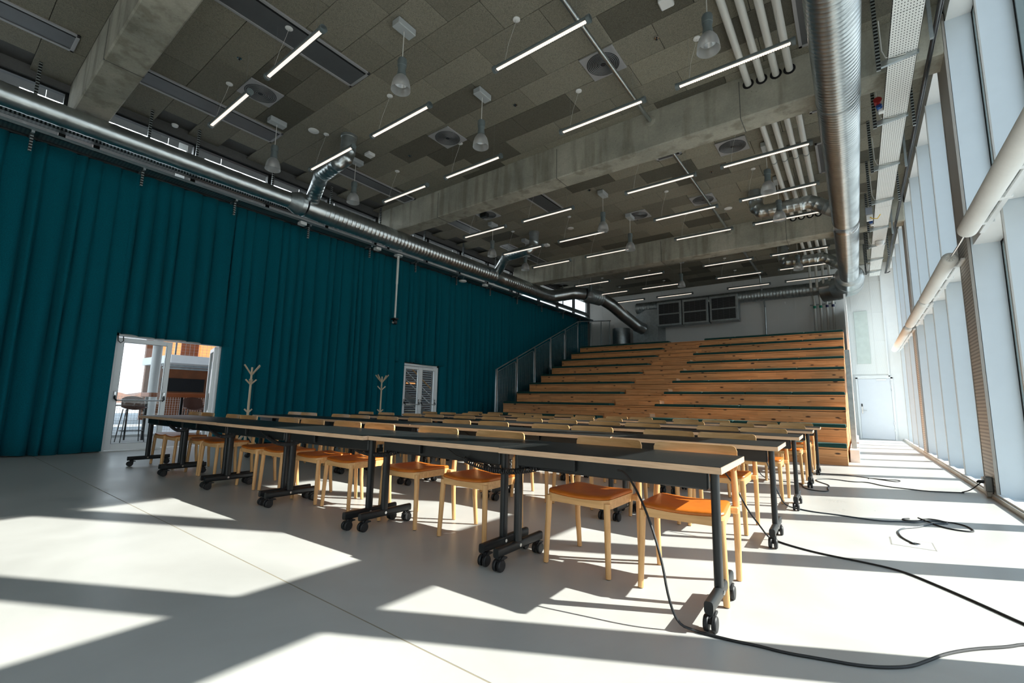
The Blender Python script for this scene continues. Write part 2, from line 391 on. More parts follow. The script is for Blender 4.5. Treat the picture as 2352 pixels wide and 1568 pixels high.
RED = base('red_plug', (.35,.02,.02), .4); YEL = base('yellow_wire', (.7,.45,.03), .5); BLU = base('blue_part', (.03,.12,.4), .4)
GRN = base('green_band', (0,.25,.15), .5); NAVY = base('navy_band', (.01,.015,.08), .5)
TEXT = base('white_textile', (.80,.80,.77), .7, var=.02, bump=.2, bscale=20)
SEAL = base('joint_sealant', (.30,.26,.19), .8)
TILE_D = concrete('dark_cavity', (.05,.05,.05,1), (.07,.07,.07,1))

def curtain_mat():
    g = M('teal_wool_curtain'); b = g.b; b.inputs['Roughness'].default_value = .95; b.inputs['Specular IOR Level'].default_value = .15
    b.inputs['Sheen Weight'].default_value = .08; b.inputs['Sheen Tint'].default_value = (.1,.6,.7,1)
    tc = g.n('ShaderNodeTexCoord'); nz = g.n('ShaderNodeTexNoise'); nz.inputs['Scale'].default_value = 90; nz.inputs['Detail'].default_value = 3
    g.l(tc.outputs['Object'], nz.inputs['Vector'])
    rp = g.n('ShaderNodeValToRGB'); rp.color_ramp.elements[0].position = .3; rp.color_ramp.elements[1].position = .7
    rp.color_ramp.elements[0].color = (.0, .070, .096, 1); rp.color_ramp.elements[1].color = (.0, .112, .150, 1)
    g.l(nz.outputs['Fac'], rp.inputs[0]); g.l(rp.outputs[0], b.inputs['Base Color']); return g.m
TEAL = curtain_mat()

# ------------------------------------------------------------------ the shell
XL, XR, YB, YF, ZC = -11.05, 1.275, 21.5, -7.0, 6.56
BEAMS = [1.18, 7.9, 14.65]; BW = 0.47; ZS = 5.83
YJ = 1.421
fl = MB().box((XL-.3, YF, -.2), (XR+.5, YJ-.004, 0)); fl.box((XL-.3, YJ+.004, -.2), (XR+.5, YB+.3, 0))
floor = struct('floor', fl, FLOOR)
struct('trim_1', MB().box((XL, YJ-.0038, -.05), (XR, YJ+.0038, -.0005)), SEAL)
# ceiling: slab with acoustic tiles below
ceil = struct('ceiling', MB().box((XL-.3, YF, 6.64), (XR+.6, YB+.3, 6.9)), CONC_DK)
tm = MB().bbox((.004, .003, 0), (1.201, .583, .03), .004).mesh('ceiling_tile', TILE, False)
def rowsbetween(a, b):
    out = []
    k = math.ceil((a - .02 - 6.53) / .587 - 1)
    while 6.53 + k*.587 < b:
        y0 = 6.53 + k*.587; y1 = y0 + .587
        if y1 > a + .08 and y0 < b - .08: out.append((k, max(y0, a), min(y1, b)))
        k += 1
    return out
stuff = MB(); ntile = 0
for a, b in ((-3.0, BEAMS[0]), (BEAMS[0]+BW, BEAMS[1]), (BEAMS[1]+BW, BEAMS[2]), (BEAMS[2]+BW, YB)):
    for k, y0, y1 in rowsbetween(a, b):
        x = -3.85 + (.6 if k % 2 else 0) - 1.205*6
        while x < XR:
            x0, x1 = max(x, XL), min(x + 1.205, XR)
            if x1 - x0 > .1:
                full = abs((x1-x0) - 1.205) < .01 and abs((y1-y0) - .587) < .01
                if y0 > 14 or y1 < -.5 or ntile >= 290:
                    stuff.bbox((x0+.004, y0+.003, ZC), (x1-.004, y1-.003, ZC+.03), .004)
                else:
                    ntile += 1
                    dz = random.uniform(0, .004)
                    if full: obj('ceiling_tile', tm, ceil, (x0, y0, ZC+dz))
                    else: obj('ceiling_tile', MB().bbox((.004,.003,0), (x1-x0-.004, y1-y0-.003, .03), .004).mesh('ceiling_tile', TILE, False), ceil, (x0, y0, ZC+dz))
            x += 1.205
o = mk('ceiling_tiles', stuff, TILE, ceil, False); o['kind'] = 'stuff'

# beams
for i, y in enumerate(BEAMS):
    z0 = ZS if i != 2 else 5.80
    m = MB().bbox((XL, y, z0), (XR, y+BW, 6.62), .02)
    t = tag(mk('concrete_beam', m, CONC, None, False), ['exposed concrete beam at the top left, nearest the camera', 'large exposed concrete beam crossing the middle of the ceiling', 'concrete beam behind, in front of the tiered seating'][i], 'beam')
    for xj in ((-8.4,), (-8.5, -4.85, -1.25), (-8.2, -4.9, -1.3))[i]:   # casting joints, proud fins of grout
        mk('casting_joint', MB().box((xj-.006, y-.004, z0-.003), (xj+.006, y+BW+.003, 6.5)), CONC_DK, t, False)
# left wall with door openings and clerestory
D1 = (2.27, 4.08); D2 = (9.05, 10.55); DH = 2.18
wl = MB(); t_ = .25
for a, b in ((YF, D1[0]), (D1[1], D2[0]), (D2[1], YB)): wl.box((XL-t_, a, 0), (XL, b, DH))
wl.box((XL-t_, YF, DH), (XL, YB, 5.3)); wl.box((XL-t_, YF, 6.44), (XL, YB, 6.64))
struct('wall_left', wl, concrete('wall_concrete_dark', (.12,.12,.115,1), (.17,.17,.165,1)))
wb = MB().box((XL-.3, YB+.02, 0), (XR+.6, YB+.3, 6.64)); wall_back = struct('wall_back', wb, WHITE)
struct('wall_front', MB().box((XL-.3, YF-.3, 0), (XR+.6, YF, 6.64)), WHITE)
# clerestory window: frame posts + panes
ys = [YF + 1.49*i for i in range(20)]
for i, (a, b) in enumerate(((YF, 1.18), (1.65, 7.9), (8.37, 14.65), (15.12, YB))):
    w = struct('window_%d' % (i+1), MB().box((XL-.16, a, 5.3), (XL-.06, b, 5.36)).box((XL-.16, a, 6.40), (XL-.06, b, 6.44)), BLACK)
    n = max(1, round((b-a)/1.5)); st = (b-a)/n
    for k in range(n+1):
        yy = a + k*st; mk('window_frame', MB().box((XL-.17, yy-.045, 5.3), (XL-.05, yy+.045, 6.44)), BLACK, w, False)
        if k < n: mk('pane', MB().box((XL-.115, yy+.045, 5.36), (XL-.105, yy+st-.045, 6.40)), GLASS, w, False)

# ------------------------------------------------------------------ right facade: fins, columns, transom, glazing
XG = 1.60
cols = [(-5.4,-4.8), (1.12,1.72), (7.9,8.52), (14.72,15.32), (21.4, 21.6)]
wr = MB().box((XR+.02, YF, 6.28), (XG+.1, YB, 6.64)); wr.box((XR, YF, -.1), (XG+.2, YB, .035))
wr.box((XR-.02, YF, 0), (XR+.03, YB, .07))
wall_right = struct('wall_right', wr, WHITE)
struct('baseboard_right', MB().box((XR-.045, YF, 0), (XR-.005, YB, .052)), base('warm_grey_skirting', (.45,.43,.38), .45))
for i, (a, b) in enumerate(cols[:-1]):
    cmesh = MB().box((XR+.005, a, .035), (XG, b, 6.28))
    t = tag(mk('facade_column', cmesh, FINW, None, False), ['white facade column nearest the camera on the window side, out to the right', 'white facade column beside the camera on the window side', 'facade column in the foreground with ribbed warm-grey face and socket box', 'distant facade column with ribbed warm-grey face, beside the walkway'][i], 'column')
    mk('ribbed_cover', MB().box((XR-.018, a+.02, .06), (XR+.005, b-.02, 3.3)), CORR, t, False)
    mk('smooth_cover', MB().box((XR-.016, a+.02, 3.3), (XR+.005, b-.02, 6.4)), BROWNG, t, False)
    mk('edge_trim', MB().box((XR-.024, a, .06), (XR+.01, a+.02, 6.4)), BROWNG, t, False)
    mk('edge_trim', MB().box((XR-.024, b-.02, .06), (XR+.01, b, 6.4)), BROWNG, t, False)
fins = []
for i in range(len(cols)-1):
    a, b = cols[i][1], cols[i+1][0]
    for k in range(1, 4): fins.append(a + (b-a)*k/4 + .03)
finm = MB().box((XR+.012, -.018, .035), (XG, .018, 6.28)).mesh('facade_fin', FINW, False)
edgm = MB().box((XR, -.02, .035), (XR+.014, .02, 6.3)).mesh('edge_trim', base('fin_edge_grey', (.50,.50,.48), .4), False)
for y in sorted(fins):
    f = obj('facade_fin', finm, wall_right, (0, y, 0)); obj('edge_trim', edgm, f)
edges = sorted([c for cc in cols for c in cc] + fins)
wi = 0
for k in range(len(edges)-1):
    a, b = edges[k], edges[k+1]
    if any(abs(a-c[0]) < .01 for c in cols): continue
    a2 = a + (.03 if a in fins else 0); b2 = b - (.03 if b in fins else 0)
    w = struct('window_%d' % (5+wi), MB().box((XR+.03, a2, 3.12), (XG+.08, b2, 3.36)), WHITE); wi += 1
    for z0, z1 in ((.035, 3.12), (3.36, 6.28)):
        fr = MB().box((XG-.05, a2, z0), (XG+.05, a2+.05, z1)).box((XG-.05, b2-.05, z0), (XG+.05, b2, z1))
        fr.box((XG-.05, a2, z0), (XG+.05, b2, z0+.05)).box((XG-.05, a2, z1-.05), (XG+.05, b2, z1))
        q = mk('window_frame', fr, GREYF, w, False)
        gk = MB().box((XG-.056, b2-.022, z0), (XG-.05, b2-.002, z1)).box((XG-.056, a2+.002, z1-.02), (XG-.05, b2, z1))
        mk('gasket', gk, DARK, q, False)
        mk('pane', MB().box((XG+.0, a2+.05, z0+.05), (XG+.008, b2-.05, z1-.05)), GLASS, w, False)
# outside ground, far horizon
tag(struct('ground', MB().box((XG+.2, -60, -.3), (120, 90, -.05)).box((-160, -60, -.3), (XL-.3, 90, 0)), PAVE), None)

# ------------------------------------------------------------------ exterior seen through the doors
ex = MB().box((-25.0, 6.2, 2.35), (-21.4, 20, 2.66))
t = tag(mk('balcony', ex, WHITE, None, False), 'pale concrete balcony across the atrium, seen through the open left door', 'balcony')
rl = MB()
for k in range(46): rl.box((-21.42, 6.2+k*.15, 2.66), (-21.41, 6.206+k*.15, 3.6))
for k in range(8): rl.box((-21.42, 6.2, 2.7+k*.12), (-21.41, 13, 2.706+k*.12))
rl.box((-21.44, 6.2, 3.58), (-21.39, 13, 3.62))
for k in range(5): rl.box((-21.45, 6.3+k*1.5, 2.66), (-21.41, 6.35+k*1.5, 3.6))
mk('mesh_railing', rl, GALVD, t, False)['kind'] = 'stuff'
m = MB().box((-25, 6.3, 0), (-24.8, 16, 2.35)); tag(mk('panelled_wall', m, BRNW, None, False), 'brown wooden wall below the balcony, seen through the open left door', 'wall')
m = MB().bbox((-24.78, 6.9, 1.25), (-24.74, 8.6, 1.85), .01); tag(mk('display_screen', m, SCREEN, None, False), 'dark screen on the brown wall beyond the open left door', 'screen')
m = MB().box((-25.2, 6.3, 2.66), (-25, 16, 6)); tag(mk('gallery_wall', m, BRNW, None, False), 'brown upper wall behind the atrium balcony', 'wall')
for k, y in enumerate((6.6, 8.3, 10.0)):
    m = MB().box((-25.0, y, 2.66), (-24.75, y+.9, 4.0))  # emissive box carries the warm interior light in its own colour
    tag(mk('interior_glow', m, WARML, None, False), 'glowing box standing for the orange-lit interior beyond the open door, %s from the left' % ORD[k], 'glow')
tb = MB()
for z in (2.16, 2.27):
    for xx in (-22.3, -21.9): tb.tube([(xx, 6.2, z), (xx, 14, z)], .03, 6)
tag(mk('ceiling_conduit', tb, GALVD, None, True), 'conduits under the atrium balcony beyond the open door', 'conduit')
# bar table with mesh screen and stools outside the door
t = thing('bar_table', 'orange-brown bar table with black legs standing outside the open left door', 'table', (-13.4, 4.3, 0))
mk('table_top', MB().bbox((-.3, -.85, 1.0), (.3, 1.4, 1.1), .01), ORNG, t, False)
for y in (-.8, -.1, .6, 1.3): mk('leg', MB().box((-.03, y-.025, 0), (.03, y+.025, 1.0)), BLACK, t, False)
mn = MB()
for k in range(70): mn.box((-14.6, 1.5+k*.06, .1), (-14.594, 1.504+k*.06, 1.0))
for k in range(16): mn.box((-14.6, 1.5, .1+k*.06), (-14.594, 5.8, .104+k*.06))
mn.box((-14.63, 1.4, 0), (-14.57, 5.8, .06))
q = tag(mk('mesh_fence', mn, WHITE, None, False), 'white wire mesh balustrade in the atrium behind the bar stools', 'railing')
def stool(loc, rz, lab):
    t = thing('bar_stool', lab, 'stool', loc, rz, 'brown shell stools outside the left door')
    m = MB(); vs = []; fs = []; n = 9
    for j in range(7):
        for i in range(n):
            a = -1 + 2*i/(n-1); u = j/6
            x = a*.21*(1-.25*max(0, u-.6)); 
            if u < .5: y = -.2+.42*u*1.0; z = .72+.05*a*a
            else: y = .0+.16*(u-.5)*1.2 + .09 - .06*a*a; z = .73 + (u-.5)*.56*(1-.35*a*a) + .05*a*a
            vs.append((x, y, z))
    for j in range(6):
        for i in range(n-1): p = j*n+i; fs.append((p, p+1, p+n+1, p+n))
    k = len(vs); vs += [(x, y+.012, z-.012) for x, y, z in vs]; fs += [(d+k, c+k, b+k, a+k) for a, b, c, d in fs]
    rim = [i for i in range(n)] + [j*n+n-1 for j in range(1, 7)] + [6*n+i for i in range(n-2, -1, -1)] + [j*n for j in range(5, 0, -1)]
    for i in range(len(rim)): a, b = rim[i], rim[(i+1) % len(rim)]; fs.append((b, a, a+k, b+k))
    m.add(vs, fs); mk('seat_shell', m, BRNL, t)
    for sx in (-1, 1):
        for sy_ in (-1, 1): mk('leg', MB().tube([(sx*.15, sy_*.12, .72), (sx*.21, sy_*.2, 0)], .01, 6), BLACK, t)
    mk('footrest', MB().tube([(-.19, -.17, .25), (.19, -.17, .25), (.19, .17, .25), (-.19, .17, .25), (-.19, -.17, .25)], .008, 6), BLACK, t)
    return t
s0 = stool((-12.7, 4.25, 0), PI/2, 'brown shell bar stool in the open doorway, right of the door leaf')
dup(s0, (-12.9, 3.15, 0), PI/2, 'brown bar stool behind the glass of the left door leaf')
dup(s0, (-13.0, 5.0, 0), PI/2, 'brown bar stool half hidden by the right door jamb')
t = thing('high_table', 'white high table outside, behind the glass of the left door leaf', 'table', (-13.6, 2.7, 0))
mk('table_top', MB().bbox((-.35, -.5, .78), (.35, .6, .81), .005), WHITE, t, False)
for y in (-.45, .1, .5): mk('leg', MB().box((-.015, y, 0), (.015, y+.03, .78)), BLACK, t, False)
tag(mk('round_column', MB().tube([(-15, 4.02, 0), (-15, 4.02, 9)], .11, 16), WHITE), 'round white column outside, seen through the left door glass', 'column')
hv = MB(); n = 40
pts = [(-90 - 4*math.sin(i), -20 + i*2.2, 2.0 + .7*math.sin(i*.6) + .4*math.sin(i*1.9)) for i in range(n)]
vs = [(x, y, 0) for x, y, z in pts] + pts + [(x-12, y, z*.7) for x, y, z in pts] + [(x-14, y, 0) for x, y, z in pts]
fs = []
for r in range(3):
    for i in range(n-1): fs.append((r*n+i, r*n+i+1, (r+1)*n+i+1, (r+1)*n+i))
hv.add(vs, fs); mk('hills', hv, HILLM, None)['kind'] = 'structure'
# staircase and louvres behind the far door
t = thing('staircase', 'steel staircase with handrails seen through the far glass doors', 'staircase', (-13, 9.6, 0))
mk('stringer', MB().prism([(0, 2.3), (3, .2), (3, -.05), (0, 2.05)], -.05, .05, 'yz'), GALVD, t, False)
for k, dz in enumerate((1.0, .7, .4)): mk('handrail', MB().tube([(0, 0, 2.3+dz), (0, 3.1, .13+dz)], .025, 8), STEEL if k else OAK, t)
for k in range(4): mk('post', MB().box((-.02, .2+k*.9, 2.1-k*.63), (.02, .24+k*.9, 3.2-k*.63)), GALVD, t, False)
for k in range(9): mk('tread', MB().box((-.9, .2+k*.32, 2.0-k*.224), (0, .5+k*.32, 2.04-k*.224)), CONC, t, False)
t = thing('louvre_screen', 'grey louvred wall with warm lamps behind the far glass doors', 'louvre', (-16, 9, 0))
mk('backing', MB().box((-.1, 0, 0), (0, 8, 5)), base('dark_atrium_wall', (.05,.055,.07), .6), t, False)
lv = mk('louvre_slats', MB(), GALVD, t, False); bpy.data.objects.remove(lv)
m = MB()
for k in range(42): m.box((0, 1.2, .3+k*.1), (.04, 7, .33+k*.1))
mk('louvre_slats', m, GALVD, t, False)['kind'] = 'stuff'
for y, z in ((2.2, 2.0), (3.4, 1.65), (4.4, 1.8)): mk('wall_lamp', MB().bbox((.05, y, z), (.1, y+.5, z+.06), .01), WARML, t, False)

# lamps hanging in the atrium, behind the clerestory
for k in range(6):
    y = 2.0 + k*3.1
    t = thing('tube_lamp', 'long bright tube lamp beyond the clerestory window, %s from the left' % ORD[k], 'lamp', (-12.3, y, 6.72), 0, 'tube lamps beyond the clerestory')
    mk('lit_tube', MB().tube([(0, -1.35, 0), (0, 1.35, 0)], .045, 8), COOLL, t)
    for s_ in (-1, 1): mk('suspension', MB().tube([(0, s_*1.0, .03), (0, s_*1.0, 1.48)], .006, 5), GALVD, t)
tag(mk('sky_block_roof', MB().box((-17.5, -10, 8.2), (XL-.3, 24, 8.5)), CONC_DK, None, False), 'dark roof slab added over the atrium to block sky light', 'roof')  # slab added to keep sky light off the clerestory side
m = MB().box((-19, -10, 7.6), (-18.7, 3.2, 13)).box((-19, 7, 7.0), (-18.7, 24, 13)); tag(mk('atrium_facade', m, base('pinkish_render', (.50,.47,.45), .7), None, False), 'pale facade across the atrium, seen through the clerestory', 'building')

# ------------------------------------------------------------------ doors in the left wall
def leaf(parent, y0, y1, z1, hinge=None, rz=0):
    """door leaf in the yz plane, thickness in x"""
    r = mk('door_leaf', MB(), WHITE_SH, parent, False); bpy.data.objects.remove(r)
    w = y1 - y0; fr = MB(); a = .09
    fr.bbox((-.03, 0, .02), (.03, a, z1), .004).bbox((-.03, w-a, .02), (.03, w, z1), .004).bbox((-.03, a, z1-a), (.03, w-a, z1), .004).bbox((-.03, a, .02), (.03, w-a, .14), .004)
    o = mk('door_leaf', fr, WHITE_SH, parent, False); o.location = (hinge or (XL+.03, y0, 0)); o.rotation_euler = (0, 0, rz)
    mk('pane', MB().box((-.006, a, .14), (.006, w-a, z1-a)), GLASS, o, False)
    mk('gasket', MB().box((.028, a-.006, .134), (.032, a, z1-a+.006)).box((.028, w-a, .134), (.032, w-a+.006, z1-a+.006)).box((.028, a, z1-a), (.032, w-a, z1-a+.006)).box((.028, a, .134), (.032, w-a, .14)), BLACK, o, False)
    b = MB().tube([(.09, .06, .93), (.09, w-.06, .93)], .011, 8)
    for yy in (.05, w-.05): b.bbox((.03, yy-.02, .95), (.06, yy+.02, 1.09), .006)
    mk('push_bar', b, STEEL, o)
    b = MB()
    for yy in (.05, w-.05): b.tube([(.05, yy, 1.02), (.09, yy, .95), (.1, yy+(.03 if yy < w/2 else -.03), .92)], .014, 6)
    mk('bar_arm', b, BLACK, o)
    return o
def door(num, y0, y1, z1):
    fr = MB().bbox((XL-.1, y0, 0), (XL+.07, y0+.06, z1), .004).bbox((XL-.1, y1-.06, 0), (XL+.07, y1, z1), .004).bbox((XL-.1, y0, z1-.06), (XL+.07, y1, z1), .004).box((XL-.1, y0, 0), (XL+.06, y1, .015))
    return struct('door_%d' % num, fr, WHITE_SH)
d = door(1, 2.27, 4.08, 2.18)
leaf(d, 2.33, 3.18, 2.1)
leaf(d, 3.18, 4.03, 2.1, (XL-.02, 4.0, 0), PI*0.42)
mk('cable_hoop', MB().tube([(XL+.08, 2.31, 2.12), (XL+.12, 2.31, 2.03), (XL+.12, 2.35, 1.99), (XL+.12, 2.39, 2.03), (XL+.08, 2.39, 2.12)], .008, 6), BLACK, d)
d = door(2, 9.06, 10.54, 2.18)
leaf(d, 9.12, 9.80, 2.1); leaf(d, 9.80, 10.48, 2.1)

# ------------------------------------------------------------------ curtains
def curtain(y0, y1, z0, z1, label, seed, sag=0.0):
    rnd = random.Random(seed); L = y1 - y0; ny = max(8, int(L/.016)); nz = 16
    # pleat phases
    cuts = [0.0]
    while cuts[-1] < L: cuts.append(cuts[-1] + rnd.choice((.16, .20, .24, .28, .34)) * rnd.uniform(.9, 1.1))
    amp = [rnd.uniform(.085, .14) for _ in cuts]; skw = [rnd.uniform(.45, .8) for _ in cuts]; dr = [rnd.uniform(-.05, .05) for _ in cuts]
    m = MB(); vs = []; fs = []
    for j in range(nz+1):
        v = j/nz; z = z1 + (z0-z1)*v
        cj = [c + dr[i]*v*(1 if 0 < c < L-.3 else 0) for i, c in enumerate(cuts)]
        seg = 0
        for i in range(ny+1):
            y = L*i/ny
            while seg < len(cj)-2 and y > cj[seg+1]: seg += 1
            w = cj[seg+1]-cj[seg]; u = min(1, max(0, (y-cj[seg])/w))
            us = u**(math.log(.5)/math.log(skw[seg])); bul = max(0, math.sin(PI*us))**.34
            x = amp[seg]*(1.5*bul - 1.0)*(.4+.6*min(1, v*2.5)) + .012*math.sin(9*y + 3*v) * v + .010*math.sin(23*y+seed) * (.3+v)
            zz = z + (.012*math.sin(5.1*y+seed) + sag*(y/L) if j == nz else 0)
            vs.append((x, y0+y, zz))
    w = ny+1
    for j in range(nz):
        for i in range(ny): a = j*w+i; fs.append((a, a+w, a+w+1, a+1))
    m.add(vs, fs); me = m.mesh('curtain', TEAL, True, 3.0)
    o = obj('curtain', me); o.location = (-10.87, 0, 0)
    md = o.modifiers.new('thickness', 'SOLIDIFY'); md.thickness = .006; md.offset = 0
    return tag(o, label, 'curtain', 'teal pleated curtains on the left wall')
curtain(-4.0, 2.26, .015, 5.28, 'teal pleated curtain at the left edge, before the open door', 1)
curtain(2.2, 4.2, 2.16, 5.28, 'short teal curtain hanging over the open white door', 2, -.05)
curtain(4.06, 9.05, .015, 5.28, 'wide teal curtain between the two doors, behind the coat stands', 3)
curtain(8.6, 10.75, 2.2, 5.28, 'short teal curtain hanging over the far glass doors', 4, -.03)
curtain(10.55, 20.8, .015, 5.28, 'teal curtain right of the far doors, running behind the tiered seating', 5)

# curtain rail, cable tray, brackets along the left wall
tr = MB().box((-10.82, -4, 5.31), (-10.56, 20.9, 5.318)).box((-10.82, -4, 5.31), (-10.812, 20.9, 5.37)).box((-10.568, -4, 5.31), (-10.56, 20.9, 5.37))
t = tag(mk('cable_tray', tr, TRAYG, None, False), 'perforated galvanised cable tray running above the curtain rail', 'cable tray')
for y in [-2.2, -.7, .79, 2.27, 3.9, 5.6, 7.4, 9.08, 10.9, 12.7, 14.4, 16.2, 18, 19.6]:
    mk('tray_hanger', MB().box((-10.66, y-.02, 4.98), (-10.62, y+.02, 5.30)), SLOT, t, False)
    mk('tray_arm', MB().box((-10.86, y-.02, 5.27), (-10.54, y+.02, 5.31)), GALVD, t, False)
tag(mk('curtain_rail', MB().box((-10.95, -4, 5.28), (-10.85, 20.8, 5.34)), BLACK, None, False), 'dark curtain rail under the clerestory window', 'rail')
tag(mk('wide_cable_tray', MB().box((-10.72, -4, 5.49), (-10.58, 20.5, 5.496)).box((-10.59, -4, 5.49), (-10.58, 20.5, 5.62)).box((-10.72, -4, 5.49), (-10.71, 20.5, 5.62)), TRAYG, None, False), 'second perforated tray just behind the left duct', 'cable tray')
for k, y in enumerate([.75, 2.29, 3.1, 4.65, 6.14, 7.7, 9.4, 11.2, 13.0, 16.0, 18.0]):
    o = mk('ceiling_strut', MB().box((-10.68, y-.022, 5.56), (-10.635, y+.022, 6.56)), SLOT, None, False)
    tag(o, 'slotted steel strut from ceiling to left tray, %s from the near end' % ORD[k], 'strut', 'struts above the left duct')

# ------------------------------------------------------------------ ducts
def spiral(m, a, b, R, pitch=.12, ridge=.006, n=30):
    a, b = Vector(a), Vector(b); L = (b-a).length; k = max(2, int(L/pitch)); pts = []; rs = []
    d = (b-a)/L
    for i in range(k):
        s = i*L/k
        for ds, r in ((0, R), (pitch*.62, R), (pitch*.72, R+ridge), (pitch*.86, R+ridge), (pitch*.96, R)):
            pts.append(a + d*min(L, s+ds)); rs.append(r)
    pts.append(b); rs.append(R)
    return m.tube(pts, lambda i: rs[i], n)
def arc(c, r, a0, a1, e1, e2, n=8):
    e1, e2 = Vector(e1), Vector(e2)
    return [Vector(c) + e1*r*math.cos(a0+(a1-a0)*i/n) + e2*r*math.sin(a0+(a1-a0)*i/n) for i in range(n+1)]
def bend(m, pts, R, n=26):
    """segmented elbow with seams"""
    P = []; rr = []
    for i in range(len(pts)-1):
        a, b = Vector(pts[i]), Vector(pts[i+1])
        P += [a, a.lerp(b, .06), a.lerp(b, .12), a.lerp(b, .88), a.lerp(b, .94)]; rr += [R+.006, R+.006, R, R, R+.006]
    P.append(Vector(pts[-1])); rr.append(R+.006)
    return m.tube(P, lambda i: rr[i], n)
LX, LZ, LR, LS = -10.24, 5.59, .262, .182
t = thing('ventilation_duct', 'long round galvanised duct running above the teal curtain on the left', 'duct', (0, 0, 0))
mk('duct_section', spiral(MB(), (LX, -4, LZ), (LX, 4.86, LZ), LS, .33, .004), GALV, t)
mk('reducer', MB().tube([(LX, 4.84, LZ), (LX, 4.87, LZ), (LX, 5.06, LZ), (LX, 5.1, LZ)], lambda i: (LS+.006, LS+.006, LR+.006, LR+.006)[i], 30), GALVD, t)
mk('duct_section', spiral(MB(), (LX, 5.1, LZ), (LX, 5.24, LZ), LR), GALV, t)
mk('saddle_section', MB().tube([(LX, 5.24, LZ), (LX, 5.245, LZ), (LX, 5.66, LZ), (LX, 5.665, LZ)], lambda i: (LR+.008, LR+.002, LR+.002, LR+.008)[i], 30), GALV, t)
mk('duct_section', spiral(MB(), (LX, 5.66, LZ), (LX, 12.35, LZ), LR), GALV, t)
mk('saddle_section', MB().tube([(LX, 12.35, LZ), (LX, 12.36, LZ), (LX, 12.82, LZ), (LX, 12.83, LZ)], lambda i: (LR+.008, LR+.002, LR+.002, LR+.008)[i], 30), GALV, t)
mk('duct_section', spiral(MB(), (LX, 12.83, LZ), (LX, 15.9, LZ), LR), GALV, t)
mk('elbow', bend(MB(), [(LX, 15.9, LZ), (LX+.1, 16.25, LZ+.02), (LX+.5, 16.55, LZ+.1), (LX+.9, 16.75, LZ+.16), (LX+1.15, 17.1, LZ+.16)], LR), GALV, t)
mk('duct_section', spiral(MB(), (LX+1.15, 17.1, LZ+.16), (LX+1.5, 18.0, LZ+.1), LR+.06), GALVD, t)
mk('elbow', bend(MB(), [(LX+1.5, 18.0, LZ+.1), (LX+1.75, 18.5, LZ-.1), (LX+2.1, 19.2, LZ-.55), (LX+2.45, 19.8, LZ-.95), (LX+2.6, 20.1, LZ-1.05)], LR), GALV, t)
def branch(yb, ytop, xt, lab):
    t = thing('branch_duct', lab, 'duct', (0, 0, 0), 0, 'branch ducts from the left main duct to the ceiling')
    r = .155
    zc = 5.92
    p0 = Vector((LX+.12, yb, LZ+.12)); p1 = Vector((-9.15, ytop-.05, zc)); p2 = Vector((xt-.15, ytop-.12, zc+.02))
    mk('duct_section', spiral(MB(), p0, p0.lerp(p1, .82), r, .11, .004, 22), GALV, t)
    mk('elbow', bend(MB(), [p0.lerp(p1, .82), p0.lerp(p1, 1), p1.lerp(p2, .18)], r, 22), GALVD, t)
    mk('duct_section', spiral(MB(), p1.lerp(p2, .18), p1.lerp(p2, .8), r, .11, .004, 22), GALV, t)
    top = Vector((xt, ytop, 6.55))
    mk('elbow', bend(MB(), [p1.lerp(p2, .8), p2, Vector((xt-.03, ytop-.03, zc+.13)), Vector((xt, ytop, zc+.3))], r, 22), GALV, t)
    mk('ceiling_collar', MB().tube([(xt, ytop, zc+.3), (xt, ytop, 6.5), (xt, ytop, 6.51), (xt, ytop, 6.56)], lambda i: (r, r, r+.01, r+.01)[i], 22), GALVD, t)
    mk('saddle_flange', MB().tube([p0 - Vector((.02, 0, .02)), p0 + Vector((.03, 0, .02))], r+.035, 22), GALV, t)
branch(5.35, 5.05, -8.25, 'short branch duct rising from the left main duct, before the big beam')
branch(12.45, 11.75, -8.05, 'short branch duct rising from the left main duct, beyond the big beam')
# right duct
RX, RZ, RR = .067, 5.50, .258
t = thing('ventilation_duct', 'large round galvanised duct overhead on the right, beside the window wall', 'duct', (0, 0, 0))
for a, b in ((-4, 1.35), (1.35, 7.6), (7.6, 12.9), (13.35, 18.6)): mk('duct_section', spiral(MB(), (RX, a, RZ), (RX, b, RZ), RR, .075, .006, 40), GALV, t)
for y in (1.35, 7.6): mk('joint_band', MB().tube([(RX, y-.02, RZ), (RX, y+.02, RZ)], RR+.01, 40), GALVD, t)
mk('saddle_section', MB().tube([(RX, 12.9, RZ), (RX, 12.91, RZ), (RX, 13.34, RZ), (RX, 13.35, RZ)], lambda i: (RR+.01, RR+.004, RR+.004, RR+.01)[i], 40), STEEL, t)
mk('end_flange', MB().tube([(RX, 18.55, RZ), (RX, 18.6, RZ), (RX, 18.75, RZ), (RX, 19.2, RZ)], lambda i: (RR+.02, RR+.12, RR+.16, RR+.16)[i], 40), GALV, t)
mk('elbow', bend(MB(), [(RX, 19.2, RZ), (RX-.02, 19.9, RZ), (RX-.35, 20.35, RZ-.02), (RX-.8, 20.5, RZ-.02)], RR+.16, 36), GALV, t)
t = thing('ventilation_duct', 'round duct running across the back wall under the ceiling', 'duct', (0, 0, 0))
mk('duct_section', spiral(MB(), (RX-.8, 20.6, 5.62), (-6.4, 20.6, 5.62), .25, .11, .006, 30), GALVD, t)
mk('duct_section', spiral(MB(), (-6.4, 20.6, 5.62), (-8.1, 20.6, 5.62), .25, .11, .006, 30), GALVD, t)
